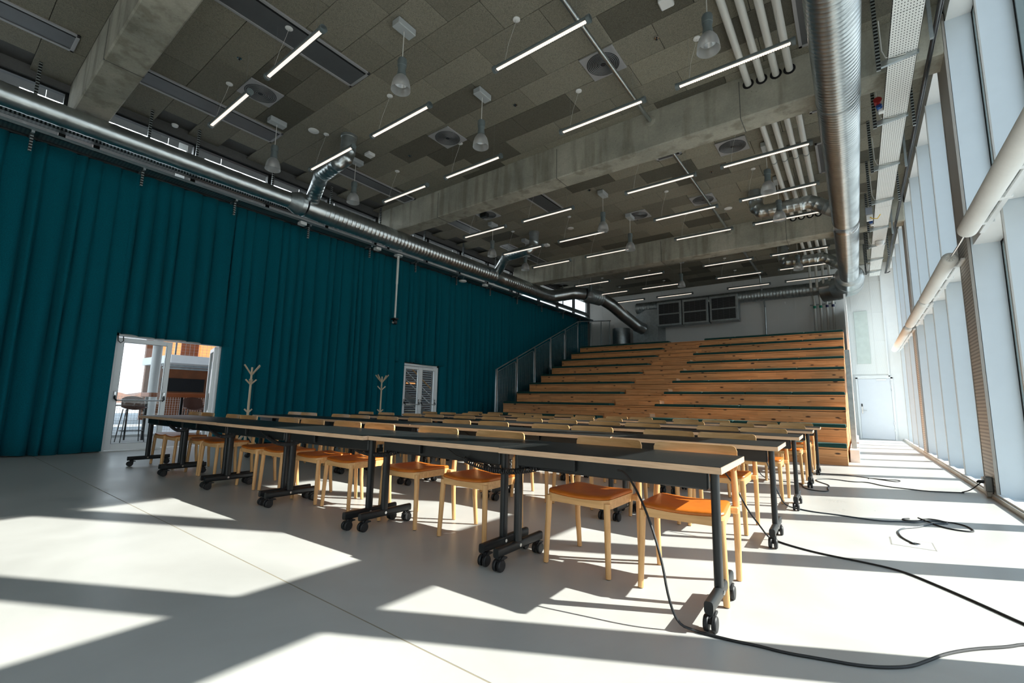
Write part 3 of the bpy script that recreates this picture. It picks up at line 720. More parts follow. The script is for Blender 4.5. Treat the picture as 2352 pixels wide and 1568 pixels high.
def rbranch(y, x0, lab):
    t = thing('branch_duct', lab, 'duct', (0, 0, 0), 0, 'branch ducts from the right main duct to the ceiling')
    r = .16; z = 5.98
    mk('ceiling_collar', MB().tube([(x0, y, 6.56), (x0, y, 6.3)], r, 22), GALVD, t)
    mk('elbow', bend(MB(), [(x0, y, 6.3), (x0+.02, y, 6.12), (x0+.12, y, z+.02), (x0+.3, y, z)], r, 22), GALV, t)
    mk('duct_section', spiral(MB(), (x0+.3, y, z), (-.75, y, z), r, .13, .004, 22), GALV, t)
    mk('elbow', bend(MB(), [(-.75, y, z), (-.6, y, z), (-.45, y, z-.08), (-.3, y, z-.2)], r, 22), GALV, t)
    mk('duct_section', spiral(MB(), (-.3, y, z-.2), (.0, y, z-.42), r, .13, .004, 22), GALVD, t)
rbranch(12.6, -1.75, 'branch duct crossing under the ceiling to the right main duct, nearer one')
rbranch(17.6, -1.7, 'branch duct crossing under the ceiling to the right main duct, farther one')
# back-corner air boxes and grilles
t = thing('plenum_box', 'big grey sheet metal duct box in the back left corner', 'duct', (0, 0, 0))
mk('rounded_box', MB().prism([(-7.0, 3.2), (-7.0, 5.45), (-7.6, 5.45), (-8.05, 5.2), (-8.2, 4.8), (-8.2, 3.2)], 20.3, 21.3, 'xz'), GALVD, t, False)
mk('lower_box', MB().bbox((-8.22, 20.28, 2.6), (-6.98, 21.32, 3.95), .01), GALVD, t, False)
mk('round_back', MB().tube([(-9.0, 20.8, 3.0), (-9.0, 20.8, 4.75)], .42, 28), GALVD, t)
mk('lower_box', MB().bbox((-9.6, 20.3, 2.6), (-8.35, 21.3, 3.95), .01), GALVD, t, False)
t = thing('air_grille_unit', 'row of three dark louvred air grilles high on the back wall', 'grille', (0, 0, 0))
for a, b in ((-7.02, -5.95), (-5.9, -4.82), (-4.76, -3.66)):
    g_ = mk('grille_box', MB().bbox((a, 20.25, 4.62), (b, 20.75, 5.72), .01), GALVD, t, False)
    for z0, z1 in ((4.70, 5.12), (5.18, 5.62)):
        m = MB().box((a+.09, 20.235, z0), (b-.09, 20.25, z1)); mk('grille_core', m, BLACK, g_, False)
        m = MB()
        for k in range(12): m.box((a+.09, 20.228, z0+.01+k*(z1-z0)/12), (b-.09, 20.236, z0+.018+k*(z1-z0)/12))
        for k in range(5): m.box((a+.09+k*(b-a-.18)/4-.004, 20.226, z0), (a+.09+k*(b-a-.18)/4+.004, 20.24, z1))
        mk('grille_slats', m, GREYBM, g_, False)['kind'] = 'stuff'
# conduit pipe and white pipes
t = thing('conduit_pipe', 'bright galvanised pipe running under the ceiling towards the back wall', 'pipe', (0, 0, 0))
px_, pz = -2.78, 6.36
for a, b in ((-4, 7.92), (8.35, 14.67), (15.1, 19.5)): mk('pipe_section', MB().tube([(px_, a, pz), (px_, b, pz)], .035, 14), GALV, t)
for y in (5.0, 10.3, 13.4, 17): mk('coupling', MB().tube([(px_, y, pz), (px_, y+.12, pz)], .041, 14), GALV, t)
mk('wall_collar', MB().lathe([(.04, -.02), (.1, 0), (.1, .02)], (px_, 7.885, pz), 18, 'y'), CONC, t); mk('wall_collar', MB().lathe([(.04, -.02), (.1, 0), (.1, .02)], (px_, 14.635, pz), 18, 'y'), CONC, t)
mk('pipe_drop', MB().tube([(px_, 19.5, pz), (px_, 20.1, pz-.05), (px_, 20.25, pz-.5), (px_-.02, 20.9, pz-.8), (px_-.05, 21.35, pz-1.1), (px_-.05, 21.38, 3.6)], .033, 12), GALV, t)
for i, x in enumerate((-1.11, -.91, -.705, -.515)):
    z = 6.40; t = thing('service_pipe', 'white service pipe under the ceiling on the right, %s of four' % (('leftmost', 'second from left', 'third from left', 'rightmost')[i]), 'pipe', (0, 0, 0), 0, 'four white service pipes')
    for a, b in ((-4, 8.0), (8.3, 14.75), (15.0, 19.3)): mk('pipe_section', MB().tube([(x, a, z), (x, b, z)], .052, 14), PIPEW, t)
    mk('pipe_drop', MB().tube([(x, 19.3, z), (x, 20.0, z-.02), (x, 20.1, z-.25), (x, 20.15, z-.8), (x+.02, 21.2, z-1.1), (x+.02, 21.35, z-1.3), (x+.02, 21.35, 3.6)], .045, 12), PIPEW, t)
    mk('color_band', MB().tube([(x+.02, 21.35, 5.0), (x+.02, 21.35, 5.1)], .05, 12), GRN if i < 2 else NAVY, t)
    for k, y in enumerate((5.6, 10.9, 13.4)): mk('pipe_clamp', MB().tube([(x, y, z), (x, y+.03, z)], .058, 12).tube([(x, y+.015, z+.05), (x, y+.015, 6.56)], .006, 5), GALVD, t)
    # dark sleeve holes where the pipe enters the beams
    mk('sleeve', MB().lathe([(.085, 0), (.085, -.006)], (x, 7.898, z), 18, 'y'), DARK, t); mk('sleeve', MB().lathe([(.085, 0), (.085, -.006)], (x, 14.648, z), 18, 'y'), DARK, t)
tag(mk('pipe_bracket', MB().box((-1.25, 21.4, 5.14), (-.4, 21.46, 5.18)).box((-1.2, 21.4, 3.85), (-.4, 21.46, 3.89)), GALVD, None, False), 'rails holding the four white pipes on the back wall', 'bracket')

# ------------------------------------------------------------------ right overhead tray, posts, rod
t = thing('white_cable_tray', 'white perforated cable tray overhead beside the window wall', 'cable tray', (0, 0, 0))
for k, (a, b) in enumerate(((-4, 6.45), (6.46, 12.9), (12.91, 19.6))):
    mk('tray_plate', MB().box((.62, a, 5.62), (.92, b, 5.628)).box((.62, a, 5.62), (.625, b, 5.68)).box((.915, a, 5.62), (.92, b, 5.68)), TRAYW, t, False)
for i, y in enumerate((-1.5, 1.5, 4.0, 5.7, 7.30, 8.87, 10.6, 12.4, 14.3, 15.8, 17.3, 18.8)):
    s_ = thing('tray_support', 'steel post with cantilever arm under the white tray, %s from the near end' % ORD[i], 'bracket', (0, y, 0), 0, 'supports of the white tray')
    mk('post', MB().box((.50, -.03, 5.52), (.545, .0, 6.56)), SLOT, s_, False); mk('post', MB().box((.50, .01, 5.52), (.545, .04, 6.56)), GALVD, s_, False)
    mk('arm', MB().prism([(.545, 5.53), (.93, 5.58), (.93, 5.615), (.545, 5.615)], -.02, .02, 'xz'), GALV, s_, False)
    mk('white_wire', MB().tube([(.56, -.03, 6.2), (.565, -.035, 5.75), (.60, -.04, 5.63), (.70, -.03, 5.61), (.8, -.03, 5.605)], .007, 6), PIPEW, s_)
    mk('end_cap', MB().tube([(.50, -.015, 5.515), (.545, -.015, 5.515)], .012, 8), BLACK, s_)
for i, y in enumerate((6.9, 9.0, 10.5, 12.2, 14.5, 16.5)):
    tag(mk('hanger_channel', MB().box((.985, y-.02, 5.45), (1.02, y+.02, 6.56)), SLOT if i % 2 else GALVD, None, False), 'hanging steel channel between tray and window wall, %s from the near end' % ORD[i], 'strut', 'channels beside the white tray')
t = thing('sun_blind_rod', 'long black rod hanging beside the window wall', 'rod', (0, 0, 0))
mk('rod', MB().tube([(1.065, -4, 5.7), (1.065, 19.7, 5.7)], .019, 8), BLACK, t); mk('rod', MB().tube([(1.10, -4, 5.735), (1.10, 19.7, 5.735)], .010, 6), BLACK, t)
mk('hook', MB().tube([(1.065, 19.7, 5.7), (1.15, 19.75, 5.72), (1.2, 19.75, 5.76)], .015, 6), BLACK, t)
for k, (y, s_) in enumerate(((8.55, 1), (14.0, .8))):
    t = thing('power_socket', ['red and blue industrial power socket hanging at the white tray', 'small red power socket farther along the white tray'][k], 'socket', (.56, y, 5.72))
    mk('plug', MB().tube([(0, -.04, .06), (0, .06, .04)], lambda i: (.055, .04)[i], 14), RED, t); mk('collar', MB().tube([(0.01, .0, -.02), (.03, .07, -.05)], .04, 12), BLU, t); mk('housing', MB().bbox((0, .02, -.12), (.07, .1, -.02), .01), WHITE, t, False)
t = thing('junction_box', 'grey and white junction box with yellow wires by the white tray', 'box', (.5, 13.1, 5.55))
mk('grey_box', MB().bbox((-.05, 0, .03), (.08, .06, .2), .006), base('box_grey', (.3,.33,.38), .4), t, False); mk('white_box', MB().bbox((-.04, 0, -.12), (.08, .07, .02), .006), WHITE, t, False)
mk('wire', MB().tube([(.03, -.01, -.05), (.07, -.03, -.1), (.16, -.03, -.12), (.22, 0, -.02)], .01, 6), YEL, t)
tag(mk('dome_camera', MB().lathe([(.05, -.1), (.09, -.07), (.1, -.03), (.1, .02), (.05, .03)], (.78, 15.55, 5.59), 18), WHITE), 'small white dome camera below the white tray, far end', 'camera')

# ------------------------------------------------------------------ white tubes along the transom
def tube_unit(y0, y1, lab, i):
    t = thing('tube_lamp', lab, 'lamp', (1.12, 0, 3.05), 0, 'white tubes along the window transom')
    r = .088; L = y1-y0
    mk('textile_tube', MB().tube([(0, y0, 0), (0, y0+.02, 0), (0, y0+.06, 0), (0, y1-.06, 0), (0, y1-.02, 0), (0, y1, 0)], lambda i: (r*.6, r*.85, r, r, r*.85, r*.6)[i], 24), TEXT, t)
    m = MB()
    for e, s_ in ((y0, -1), (y1, 1)):
        for k in range(10): a = 2*PI*k/10; m.tube([(0, e+s_*.004, 0), (r*.55*math.cos(a), e+s_*.012, r*.55*math.sin(a))], .006, 4)
    mk('gathered_end', m, TEXT, t)
    mk('back_rail', MB().box((.10, y0, -.045), (.14, y1, -.02)), WHITE_SH, t, False)
    for k in range(4): yy = y0 + L*(k+.5)/4; mk('bracket', MB().bbox((.05, yy-.03, -.05), (.16, yy+.03, .02), .005), WHITE_SH, t, False)
tube_unit(1.0, 3.9, 'white textile tube on the window transom, beside the camera', 0)
tube_unit(4.2, 7.02, 'nearest white textile tube on the window transom, at right edge', 1)
tube_unit(8.15, 11.03, 'second white textile tube along the window transom', 2)
tube_unit(11.26, 14.1, 'third white textile tube along the window transom', 3)
tube_unit(14.6, 19.6, 'farthest white textile tube along the window transom', 4)
for k, (a, b) in enumerate(((3.9, 4.2), (7.02, 8.15), (11.03, 11.26), (14.1, 14.6))):
    tag(mk('link_cable', MB().tube([(1.12, a, 3.05), (1.12, (a+b)/2, 3.04), (1.12, b, 3.05)], .012, 8), STEEL), 'steel link cable joining two white window tubes, %s from the camera' % ORD[k], 'cable', 'links between the window tubes')

# ------------------------------------------------------------------ back wall
pm = {}
xs = [-11.0 + .61*i for i in range(18)] + [.05, .65, .96]
xs = sorted(set([round(-2.38 + .61*i, 3) for i in range(-14, 6)] + [.98]))
zs = [2.36, 3.6, 4.66, 5.87, 6.55]
for i in range(len(xs)-1):
    x0, x1 = xs[i], xs[i+1]
    if x1 - x0 < .1 or x1 > 1.0: x1 = .98
    for j in range(4):
        key = (round(x1-x0, 3), j)
        if key not in pm: pm[key] = MB().bbox((.004, -.03, .004), (x1-x0-.004, 0, zs[j+1]-zs[j]-.004), .004).mesh('acoustic_panel', ACOU, False)
        obj('acoustic_panel', pm[key], wall_back, (x0, YB+.02, zs[j]))
t = mk('panel_studs', MB(), WHITE, wall_back, False); bpy.data.objects.remove(t)
m = MB()
for x in xs:
    m.box((x-.007, YB-.016, 2.36), (x+.007, YB-.0095, 6.5))
for z in zs[1:4]:
    x = -11
    m.box((-11, YB-.0165, z-.007), (.95, YB-.0098, z+.007)); x = 1
mk('panel_clips', m, WHITE, wall_back, False)['kind'] = 'stuff'
struct('trim_2', MB().box((.985, YB-.05, 2.27), (1.02, YB+.02, 6.6)).box((.02, YB-.05, 2.27), (1.02, YB+.02, 2.31)), WHITE_SH)
d = struct('door_3', MB().box((.02, YB-.03, 0), (.08, YB+.02, 2.25)).box((1.03, YB-.03, 0), (1.09, YB+.02, 2.25)).box((.02, YB-.03, 2.2), (1.09, YB+.02, 2.27)), WHITE_SH)
mk('door_leaf', MB().bbox((.085, YB-.025, .01), (1.025, YB+.015, 2.195), .003), base('pale_blue_white_door', (.74,.77,.82), .35, var=.01), d, False)
mk('lock_plate', MB().bbox((.13, YB-.04, .92), (.17, YB-.024, 1.18), .003), STEEL, d, False); mk('card_reader', MB().bbox((.128, YB-.045, 1.18), (.168, YB-.024, 1.28), .003), BLACK, d, False)
mk('door_handle', MB().tube([(.15, YB-.03, 1.03), (.15, YB-.08, 1.03), (.28, YB-.08, 1.03)], .009, 8), STEEL, d)
mk('door_closer', MB().bbox((.62, YB-.08, 2.13), (.92, YB-.03, 2.19), .005), WHITE_SH, d, False)
for z in (.3, .55, 1.75, 1.95, 2.05): mk('hinge', MB().tube([(1.03, YB-.035, z), (1.03, YB-.035, z+.09)], .012, 8), STEEL, d)
tag(mk('wall_screen', MB().bbox((.12, YB-.05, 2.76), (.52, YB-.015, 4.75), .005), base('pale_green_board', (.60,.66,.62), .5), None, False), 'tall pale blank board on the back wall above the white door', 'board')
tag(mk('wall_sensor', MB().bbox((-2.2, YB-.06, 5.32), (-2.1, YB-.01, 5.42), .008), WHITE, None, False), 'small white square sensor on the back wall', 'sensor')
struct('trim_3', MB().box((-.13, 18.4, 0), (-.07, YB-.05, 4.85)), WHITE_SH)
struct('trim_4', MB().box((-.17, 11.5, 0), (-.02, 18.4, .24)), WHITE)
tag(mk('steel_upright', MB().bbox((-.145, 12.0, .24), (-.055, 12.05, 2.3), .004), GALVD, None, False), 'galvanised steel upright beside the right end of the tiered seating', 'post')

# ------------------------------------------------------------------ tiered wooden seating
Y0, DY, HT, H0 = 10.65, .765, .35, .39
XA, XB = -9.5, -.2; SA, SB = -5.65, -4.35
t = thing('tiered_seating', 'stepped knotty pine seating filling the back of the hall', 'seating', (0, 0, 0))
def tz(k): return H0 + (k-1)*HT - .07          # wood top of tier k (1..10)
for k in range(1, 11):
    y = Y0 + (k-1)*DY; z1 = tz(k); z0 = 0.0 if k == 1 else tz(k-1)
    zm = z0 + (z1-z0)*.5
    mk('riser_plank', MB().bbox((XA, y, z0), (XB, y+.03, zm-.001), .002), PINE, t, False)
    mk('riser_plank', MB().bbox((XA, y, zm+.001), (XB, y+.03, z1-.041), .002), PINE, t, False)
    mk('shade_strip', MB().box((XA+.002, y+.004, z1-.040), (XB-.002, y+.028, z1-.029)), DARK, t, False)  # black strip painted in as the shade under the tread nosing
    mk('tread', MB().bbox((XA-.005, y-.012, z1-.03), (XB+.005, y+DY+.02, z1), .004), PINE, t, False)
    mk('end_panel', MB().bbox((XB-.03, y+.03, 0), (XB-.002, y+DY, z1-.032), .003), PINE, t, False)
    mk('end_panel', MB().bbox((XA, y+.03, 0), (XA+.03, y+DY, z1-.032), .003), BLACK, t, False)
    if k > 1:
        s_ = mk('half_step', MB().bbox((SA+.006, y-.372, z0+.008), (SB-.006, y-.002, z0+.145), .003), PINE, t, False)
        mk('step_board', MB().bbox((SA, y-.386, z0+.152), (SB, y-.002, z0+.178), .004), PINE, s_, False)
        mk('step_end', MB().bbox((SB-.005, y-.36, z0+.002), (SB+.012, y-.01, z0+.15), .002), PLY, s_, False)
mk('back_panel', MB().box((XA, Y0+10*DY, 0), (XB, Y0+10*DY+.03, tz(10))), PINE, t, False)
def cush(w):
    m = MB(); r = .02; h = .07; d = .36
    prof = [(0, .002), (0, h-r), (.006, h-.006), (r, h), (d-r, h), (d-.006, h-.006), (d, h-r), (d, .002)]
    n = len(prof); vs = []
    for x, sc in ((0, .7), (.008, .95), (.03, 1.0), (w-.03, 1.0), (w-.008, .95), (w, .7)):
        for a, b in prof: vs.append((x, d/2+(a-d/2)*(1 if sc > .9 else .97), b*sc if b > .01 else b))
    fs = []
    for i in range(5):
        for k in range(n): a = i*n+k; b_ = i*n+(k+1) % n; fs.append((a, b_, b_+n, a+n))
    fs += [tuple(range(n))[::-1], tuple(range(5*n, 6*n))]
    fs = [f[::-1] for f in fs]
    return m.add(vs, fs).mesh('seat_cushion', GREENC, True, .9)
wl_ = (SA+.0 - XA) / 4; wr_ = (XB - SB) / 4
cl, cr_ = cush(wl_-.008), cush(wr_-.008)
for k in range(1, 11):
    y = Y0 + (k-1)*DY - .012; z = tz(k)
    for i in range(4):
        r = random.uniform(-.004, .004)
        o = obj('seat_cushion', cr_, None, (SB+i*wr_+.004, y+r, z))
        tag(o, 'dark green cushion, %s tier up, %s in the right block' % (ORD[k-1], nth(i, 4, 'left', 'right')), 'cushion', 'green cushions on the tiered seating')
        if k == 1 and i < 0: pass
        o = obj('seat_cushion', cl, None, (XA+i*wl_+.004, y+r, z))
        tag(o, 'dark green cushion, %s tier up, %s in the left block' % (ORD[k-1], nth(i, 4, 'left', 'right')), 'cushion', 'green cushions on the tiered seating')

# railing left of the tiers
RXX = -9.75
t = thing('mesh_railing', 'galvanised stair railing with wire mesh panels, left of the tiered seating', 'railing', (0, 0, 0))
P0, P1 = Vector((RXX, 12.1, 2.17)), Vector((RXX, 17.8, 4.71))
rail_z = lambda y: P0.z + (y-P0.y)/(P1.y-P0.y)*(P1.z-P0.z)
mk('handrail', MB().tube([P0, P1], .022, 8).tube([P1, (-8.2, 17.85, 4.62)], .022, 8), GALV, t)
mk('newel_post', MB().box((RXX-.03, 12.06, .34), (RXX+.03, 12.12, 2.17)), GALV, t, False)
py = [12.1 + 1.14*i for i in range(6)]
def panel(y0, y1, zb0, zb1, xpl=None):
    """mesh panel between posts; bottom follows the tiers"""
    fr = MB(); a = [(RXX, y0, zb0), (RXX, y0, rail_z(y0)-.1), (RXX, y1-.08, rail_z(y1-.08)-.1), (RXX, y1, rail_z(y1)-.22), (RXX, y1, zb1), (RXX, y0, zb0)]
    fr.tube(a, .012, 6)
    o = mk('panel_frame', fr, GALV, t)
    w = MB(); y = y0+.045
    while y < y1-.03:
        u = (y-y0)/(y1-y0); w.box((RXX-.0025, y-.0025, zb0+(zb1-zb0)*u), (RXX+.0025, y+.0025, rail_z(y)-.12)); y += .05
    z = min(zb0, zb1)
    while z < rail_z(y1)-.12:
        ya = y0 if rail_z(y0)-.12 > z else y0 + (z+.12-rail_z(y0))/(rail_z(y1)-rail_z(y0))*(y1-y0)
        yb = y1
        if yb > ya and z >= min(zb0, zb1): w.box((RXX-.0025, ya, z-.0025), (RXX+.0025, yb, z+.0025))
        z += .05
    mk('wire_mesh', w, GALV, o, False)['kind'] = 'stuff'
for i in range(5):
    z0 = tz(max(1, int((py[i]-Y0)/DY))); z1 = tz(max(1, int((py[i+1]-Y0)/DY)))
    panel(py[i]+.05, py[i+1]-.05, z0-.3, z0-.3)
    mk('rail_post', MB().box((RXX-.022, py[i+1]-.022, z0-.3), (RXX+.022, py[i+1]+.022, rail_z(py[i+1]))), GALV, t, False)
mk('clamp', MB().tube([(RXX+.02, 13.1, 2.5), (RXX+.03, 13.14, 2.5)], .015, 6), STEEL, t)
w = MB()
for k in range(28): w.box((RXX+.1+k*.05, 17.85, 3.4), (RXX+.104+k*.05, 17.854, 4.6-k*.004))
for k in range(23): w.box((RXX+.05, 17.85, 3.42+k*.05), (-8.25, 17.854, 3.424+k*.05))
mk('wire_mesh', w, GALV, t, False)['kind'] = 'stuff'
for x in (-9.15, -8.65, -8.25): mk('rail_post', MB().box((x-.015, 17.83, 3.3), (x+.015, 17.87, 4.62)), GALV, t, False)

# ------------------------------------------------------------------ tables
ROWY = [2.555, 4.17, 5.79, 7.50, 9.04]; SLOPE = .032; TZ = .73; TW, TD = 1.335, .68; XE = -.545
def make_table():
    t = thing('folding_table', 'x', 'table')
    # origin: right end at x=0, pole line y=0
    y0, y1 = -.15, TD-.15
    top = mk('tabletop', MB().bbox((-TW+.003, y0+.002, TZ-.002), (-.003, y1-.002, TZ+.0005), .0008), LAM, t, False)
    mk('edge_band', MB().box((-TW+.001, y0, TZ-.034), (-.001, y1, TZ-.002)), PLY, top, False)
    mk('rail', MB().bbox((-TW+.09, -.025, TZ-.135), (-.09, .025, TZ-.04), .008), BLACKM, t, False)
    mk('cable_box', MB().bbox((-TW+.09, -.055, TZ-.115), (-TW+.50, -.026, TZ-.036), .004), BLACKM, t, False)
    for x in (-.062, -TW+.062):
        m = MB(); n = 12; r = .024
        pr = []
        for k in range(16):
            a = 2*PI*k/16; pr.append((max(-.5, min(.5, math.cos(a)*.56))*.040, max(-.5, min(.5, math.sin(a)*.56))*.060))
        m.sweep([(x, 0, .135), (x, 0, TZ-.036)], pr, up=(0, 1, 0))
        leg = mk('leg', m, BLACKM, t, True, .9)
        m = MB(); pr = []
        for k in range(16):
            a = 2*PI*k/16; pr.append((max(-.5, min(.5, math.cos(a)*.60))*.040, max(-.5, min(.5, math.sin(a)*.60))*.056))
        m.sweep([(x, -.235, .112), (x, -.23, .112), (x, .275, .112), (x, .28, .112)], pr)
        ft = mk('foot', m, BLACKM, leg, True, .9)
        b = MB().tube([(x-.026, 0, .112), (x+.026, 0, .112)], .011, 10); mk('bolt', b, STEEL, leg)
        for y, s_ in ((-.19, -1), (.235, 1)):
            m = MB()
            for dx in (-.018, .018):
                m.lathe([(.012, -.011), (.031, -.011), (.036, -.007), (.036, .006), (.032, .011), (.012, .011)], (x+dx, y+s_*.012, .036), 18, 'x')
            m.bbox((x-.012, y-.016, .03), (x+.012, y+.03, .085), .004).prism([(y-.03, .06), (y+.005, .085), (y+.05, .075), (y+.052, .066), (y, .062)], x-.02, x+.02, 'yz')
            c = mk('caster', m, RUBBER, leg, True, .6)
    # wire basket under the top
    m = MB()
    for k in range(9): m.tube([(-TW*.62+k*.05, .04, TZ-.05), (-TW*.62+k*.05, .06, TZ-.12), (-TW*.62+k*.05, .22, TZ-.12), (-TW*.62+k*.05, .25, TZ-.05)], .0025, 4)
    for y, z in ((.06, -.12), (.14, -.12), (.22, -.12)): m.tube([(-TW*.62, y, TZ+z), (-TW*.62+.4, y, TZ+z)], .0025, 4)
    mk('wire_basket', m, BLACK, t, False)
    return t
def coil_mesh():
    m = MB(); pts = []; L = .62
    turns = 34; st = 9
    for i in range(turns*st+1):
        u = i/(turns*st); x = -L*.62 + u*L; sag = -.05*(1-(2*u-1)**2); a = 2*PI*i/st
        pts.append((x, .017*math.cos(a), sag + .017*math.sin(a)))
    pts = [(-L*.62-.28, .0, .09), (-L*.62-.2, 0, .08), (-L*.62-.08, 0, .02)] + pts + [(L*.38+.03, 0, .01), (L*.38+.1, 0, .05), (L*.38+.15, 0, .06)]
    return m.tube(pts, .0045, 5)
tab0 = make_table(); coil_me = coil_mesh().mesh('coiled_cable', RUBBER, True)
RN = ['front row', 'second row', 'third row', 'fourth row', 'fifth row']
ROT = math.atan(SLOPE)
for k in range(5):
    nT = 6
    for i in range(nT):
        x = XE + (.04 if k else 0) - i*(TW+.005); y = ROWY[k] + SLOPE*(x-XE) - (.03 if i == 2 and k == 0 else 0) - (.02 if i == 3 and k == 0 else 0) + (.02 if (i+k) % 4 == 1 else 0)
        lab = 'black-topped plywood-edged table in the %s of tables, %s' % (RN[k] , nth(nT-1-i, nT, 'left', 'right'))
        if k == 0 and i == 0: o = tab0; o.location = (x, y, 0); o.rotation_euler = (0,0,ROT); o['label'] = lab
        else: o = dup(tab0, (x, y, 0), ROT, lab)
        o['group'] = 'long rows of black tables'
        if i < nT-1:
            c = obj('coiled_cable', coil_me, None, (x-TW-.0, y-.075, TZ-.115), ROT)
            tag(c, 'black coiled cable hanging between two tables of the %s, %s' % (RN[k], nth(nT-2-i, nT-1, 'left', 'right')), 'cable', 'coiled cables linking the tables')

# ------------------------------------------------------------------ chairs
def make_chair():
    t = thing('dining_chair', 'x', 'chair')
    # origin on the floor at seat centre; back towards +y
    for sx in (-1, 1):
        m = MB().tube([(sx*.222, -.222, 0.004), (sx*.215, -.215, .22), (sx*.208, -.208, .425)], lambda i: (.0165, .019, .0205)[i], 10)
        l = mk('leg', m, OAK, t); mk('leg_glide', MB().tube([(sx*.222, -.222, 0), (sx*.222, -.222, .005)], .012, 10), BLACK, l)
        m = MB().tube([(sx*.232, .225, 0.004), (sx*.236, .205, .22), (sx*.236, .198, .44), (sx*.228, .222, .62), (sx*.222, .236, .70)], lambda i: (.0165, .019, .0205, .0175, .012)[i], 10)
        l = mk('leg', m, OAK, t); mk('leg_glide', MB().tube([(sx*.232, .225, 0), (sx*.232, .225, .005)], .012, 10), BLACK, l)
    # seat outline
    def outline(o=0, n=6):
        hw0, hw1, y0, y1, r = .226-o, .212-o, -.226+o, .19-o, .05
        pts = []
        for (cx, cy, a0, hw, sg) in ((hw0-r, y0+r, -PI/2, hw0, 1), (hw1-r, y1-r, 0, hw1, 1), (-(hw1-r), y1-r, PI/2, hw1, -1), (-(hw0-r), y0+r, PI, hw0, -1)):
            for i in range(n+1): a = a0 + PI/2*i/n; pts.append((cx+r*math.cos(a), cy+r*math.sin(a)))
        # slight forward bow of front edge
        q = []
        N = len(pts)
        for i in range(N):
            a, b = pts[i], pts[(i+1) % N]; q.append(a)
            L = math.hypot(b[0]-a[0], b[1]-a[1])
            if L > .1:
                for k in range(1, 6): q.append((a[0]+(b[0]-a[0])*k/6, a[1]+(b[1]-a[1])*k/6))
        return q
    ol = outline(); il = outline(.022); N = len(ol)
    dip = lambda x, y: .014*((abs(x)/.22)**2) - .004
    vs = [(x, y, .392) for x, y in ol] + [(x, y, .436+dip(x, y)) for x, y in ol] + [(x, y, .436+dip(x, y)) for x, y in il] + [(x, y, .392) for x, y in il]
    fs = []
    for r in range(4):
        for i in range(N): a = r*N+i; b = r*N+(i+1) % N; c = ((r+1) % 4)*N+(i+1) % N; d = ((r+1) % 4)*N+i; fs.append((a, b, c, d))
    mk('seat_frame', MB().add(vs, fs), OAKH, t, True, .6)
    for a in (-.252, .205): mk('side_tenon', MB().bbox((a, .14, .395), (a+.047, .215, .432), .004), OAKH, t, False)
    m = MB(); rings = []
    for o, dz in ((.004, .437), (.0, .443), (.003, .452), (.012, .458), (.06, .461), (.12, .460), (.175, .459)):
        rings.append([(x, y, dz + dip(x, y)) for x, y in [(a*(1-o/.226), (b+.02)*(1-o/.21)-.02) for a, b in ol]])
    vs = [p for r in rings for p in r]; fs = []
    for r in range(len(rings)-1):
        for i in range(N): a = r*N+i; b = r*N+(i+1) % N; fs.append((a, b, b+N, a+N))
    fs.append(tuple(range((len(rings)-1)*N, len(rings)*N))); fs.append(tuple(range(N))[::-1])
    mk('seat_pad', m.add(vs, fs), LEATH, t, True, .9)
    # curved back board
    m = MB(); vs = []; fs = []; nx, nzz = 40, 10; W2, zb, zt, R = .252, .63, .782, .03
    def pt(i, j, off):
        u = -1 + 2*i/nx; u = math.copysign(abs(u)**.75, u); x = u*W2; z = zb + (zt-zb)*j/nzz
        e = max(0, abs(x) - (W2-R)); h = R - math.sqrt(max(0, R*R-e*e)) if e > 0 else 0
        z = zb + h + (zt - zb - 2*h)*j/nzz
        y = .235 - .03*u*u + .012*(z-zb)/(zt-zb)
        return (x, y+off, z)
    for off in (0, .012):
        for j in range(nzz+1):
            for i in range(nx+1): vs.append(pt(i, j, off))
    w = nx+1; K = w*(nzz+1)
    for j in range(nzz):
        for i in range(nx): a = j*w+i; fs.append((a, a+1, a+w+1, a+w)); fs.append((K+a+w, K+a+w+1, K+a+1, K+a))
    rim = list(range(w)) + [j*w+nx for j in range(1, nzz+1)] + [nzz*w+i for i in range(nx-1, -1, -1)] + [j*w for j in range(nzz-1, 0, -1)]
    for i in range(len(rim)): a, b = rim[i], rim[(i+1) % len(rim)]; fs.append((b, a, a+K, b+K))
    mk('backrest', m.add(vs, fs), OAKH, t, True, .6)
    return t
CH = [[-8.4,-7.98,-7.15,-6.67,-5.66,-5.17,-4.49,-3.95,-3.11,-2.4,-1.45,-.84],
      [-8.36,-7.88,-6.95,-6.45,-5.78,-5.07,-4.36,-3.73,-2.88,-2.36,-1.53,-1.0],
      [-8.46,-7.81,-7.03,-6.44,-5.66,-5.02,-4.28,-3.66,-2.98,-2.40,-1.45,-.93],
      [-8.31,-7.72,-7.02,-6.44,-5.63,-5.1,-4.24,-3.67,-2.89,-2.27,-1.55,-.88],
      [-8.22,-7.54,-6.88,-6.36,-5.51,-4.98,-4.22,-3.67,-2.77,-2.2,-1.42,-.88]]
ch0 = make_chair(); first = True
rc = random.Random(3)
for k in range(5):
    n = len(CH[k])
    for i, x in enumerate(CH[k]):
        y = ROWY[k] + SLOPE*(x-XE) + .325 + rc.uniform(-.012, .012) - (.03 if k else 0)
        lab = 'oak chair with cognac leather seat at the %s of tables, %s' % (RN[k], nth(i, n, 'left', 'right'))
        rz = rc.uniform(-.035, .035) if (k, i) != (0, len(CH[0])-1) else .08
        if first: o = ch0; o.location = (x+.0, y, 0); o.rotation_euler = (0,0,rz); o['label'] = lab; first = False
        else: o = dup(ch0, (x, y, 0), rz, lab)
        o['group'] = 'oak chairs tucked behind the tables'

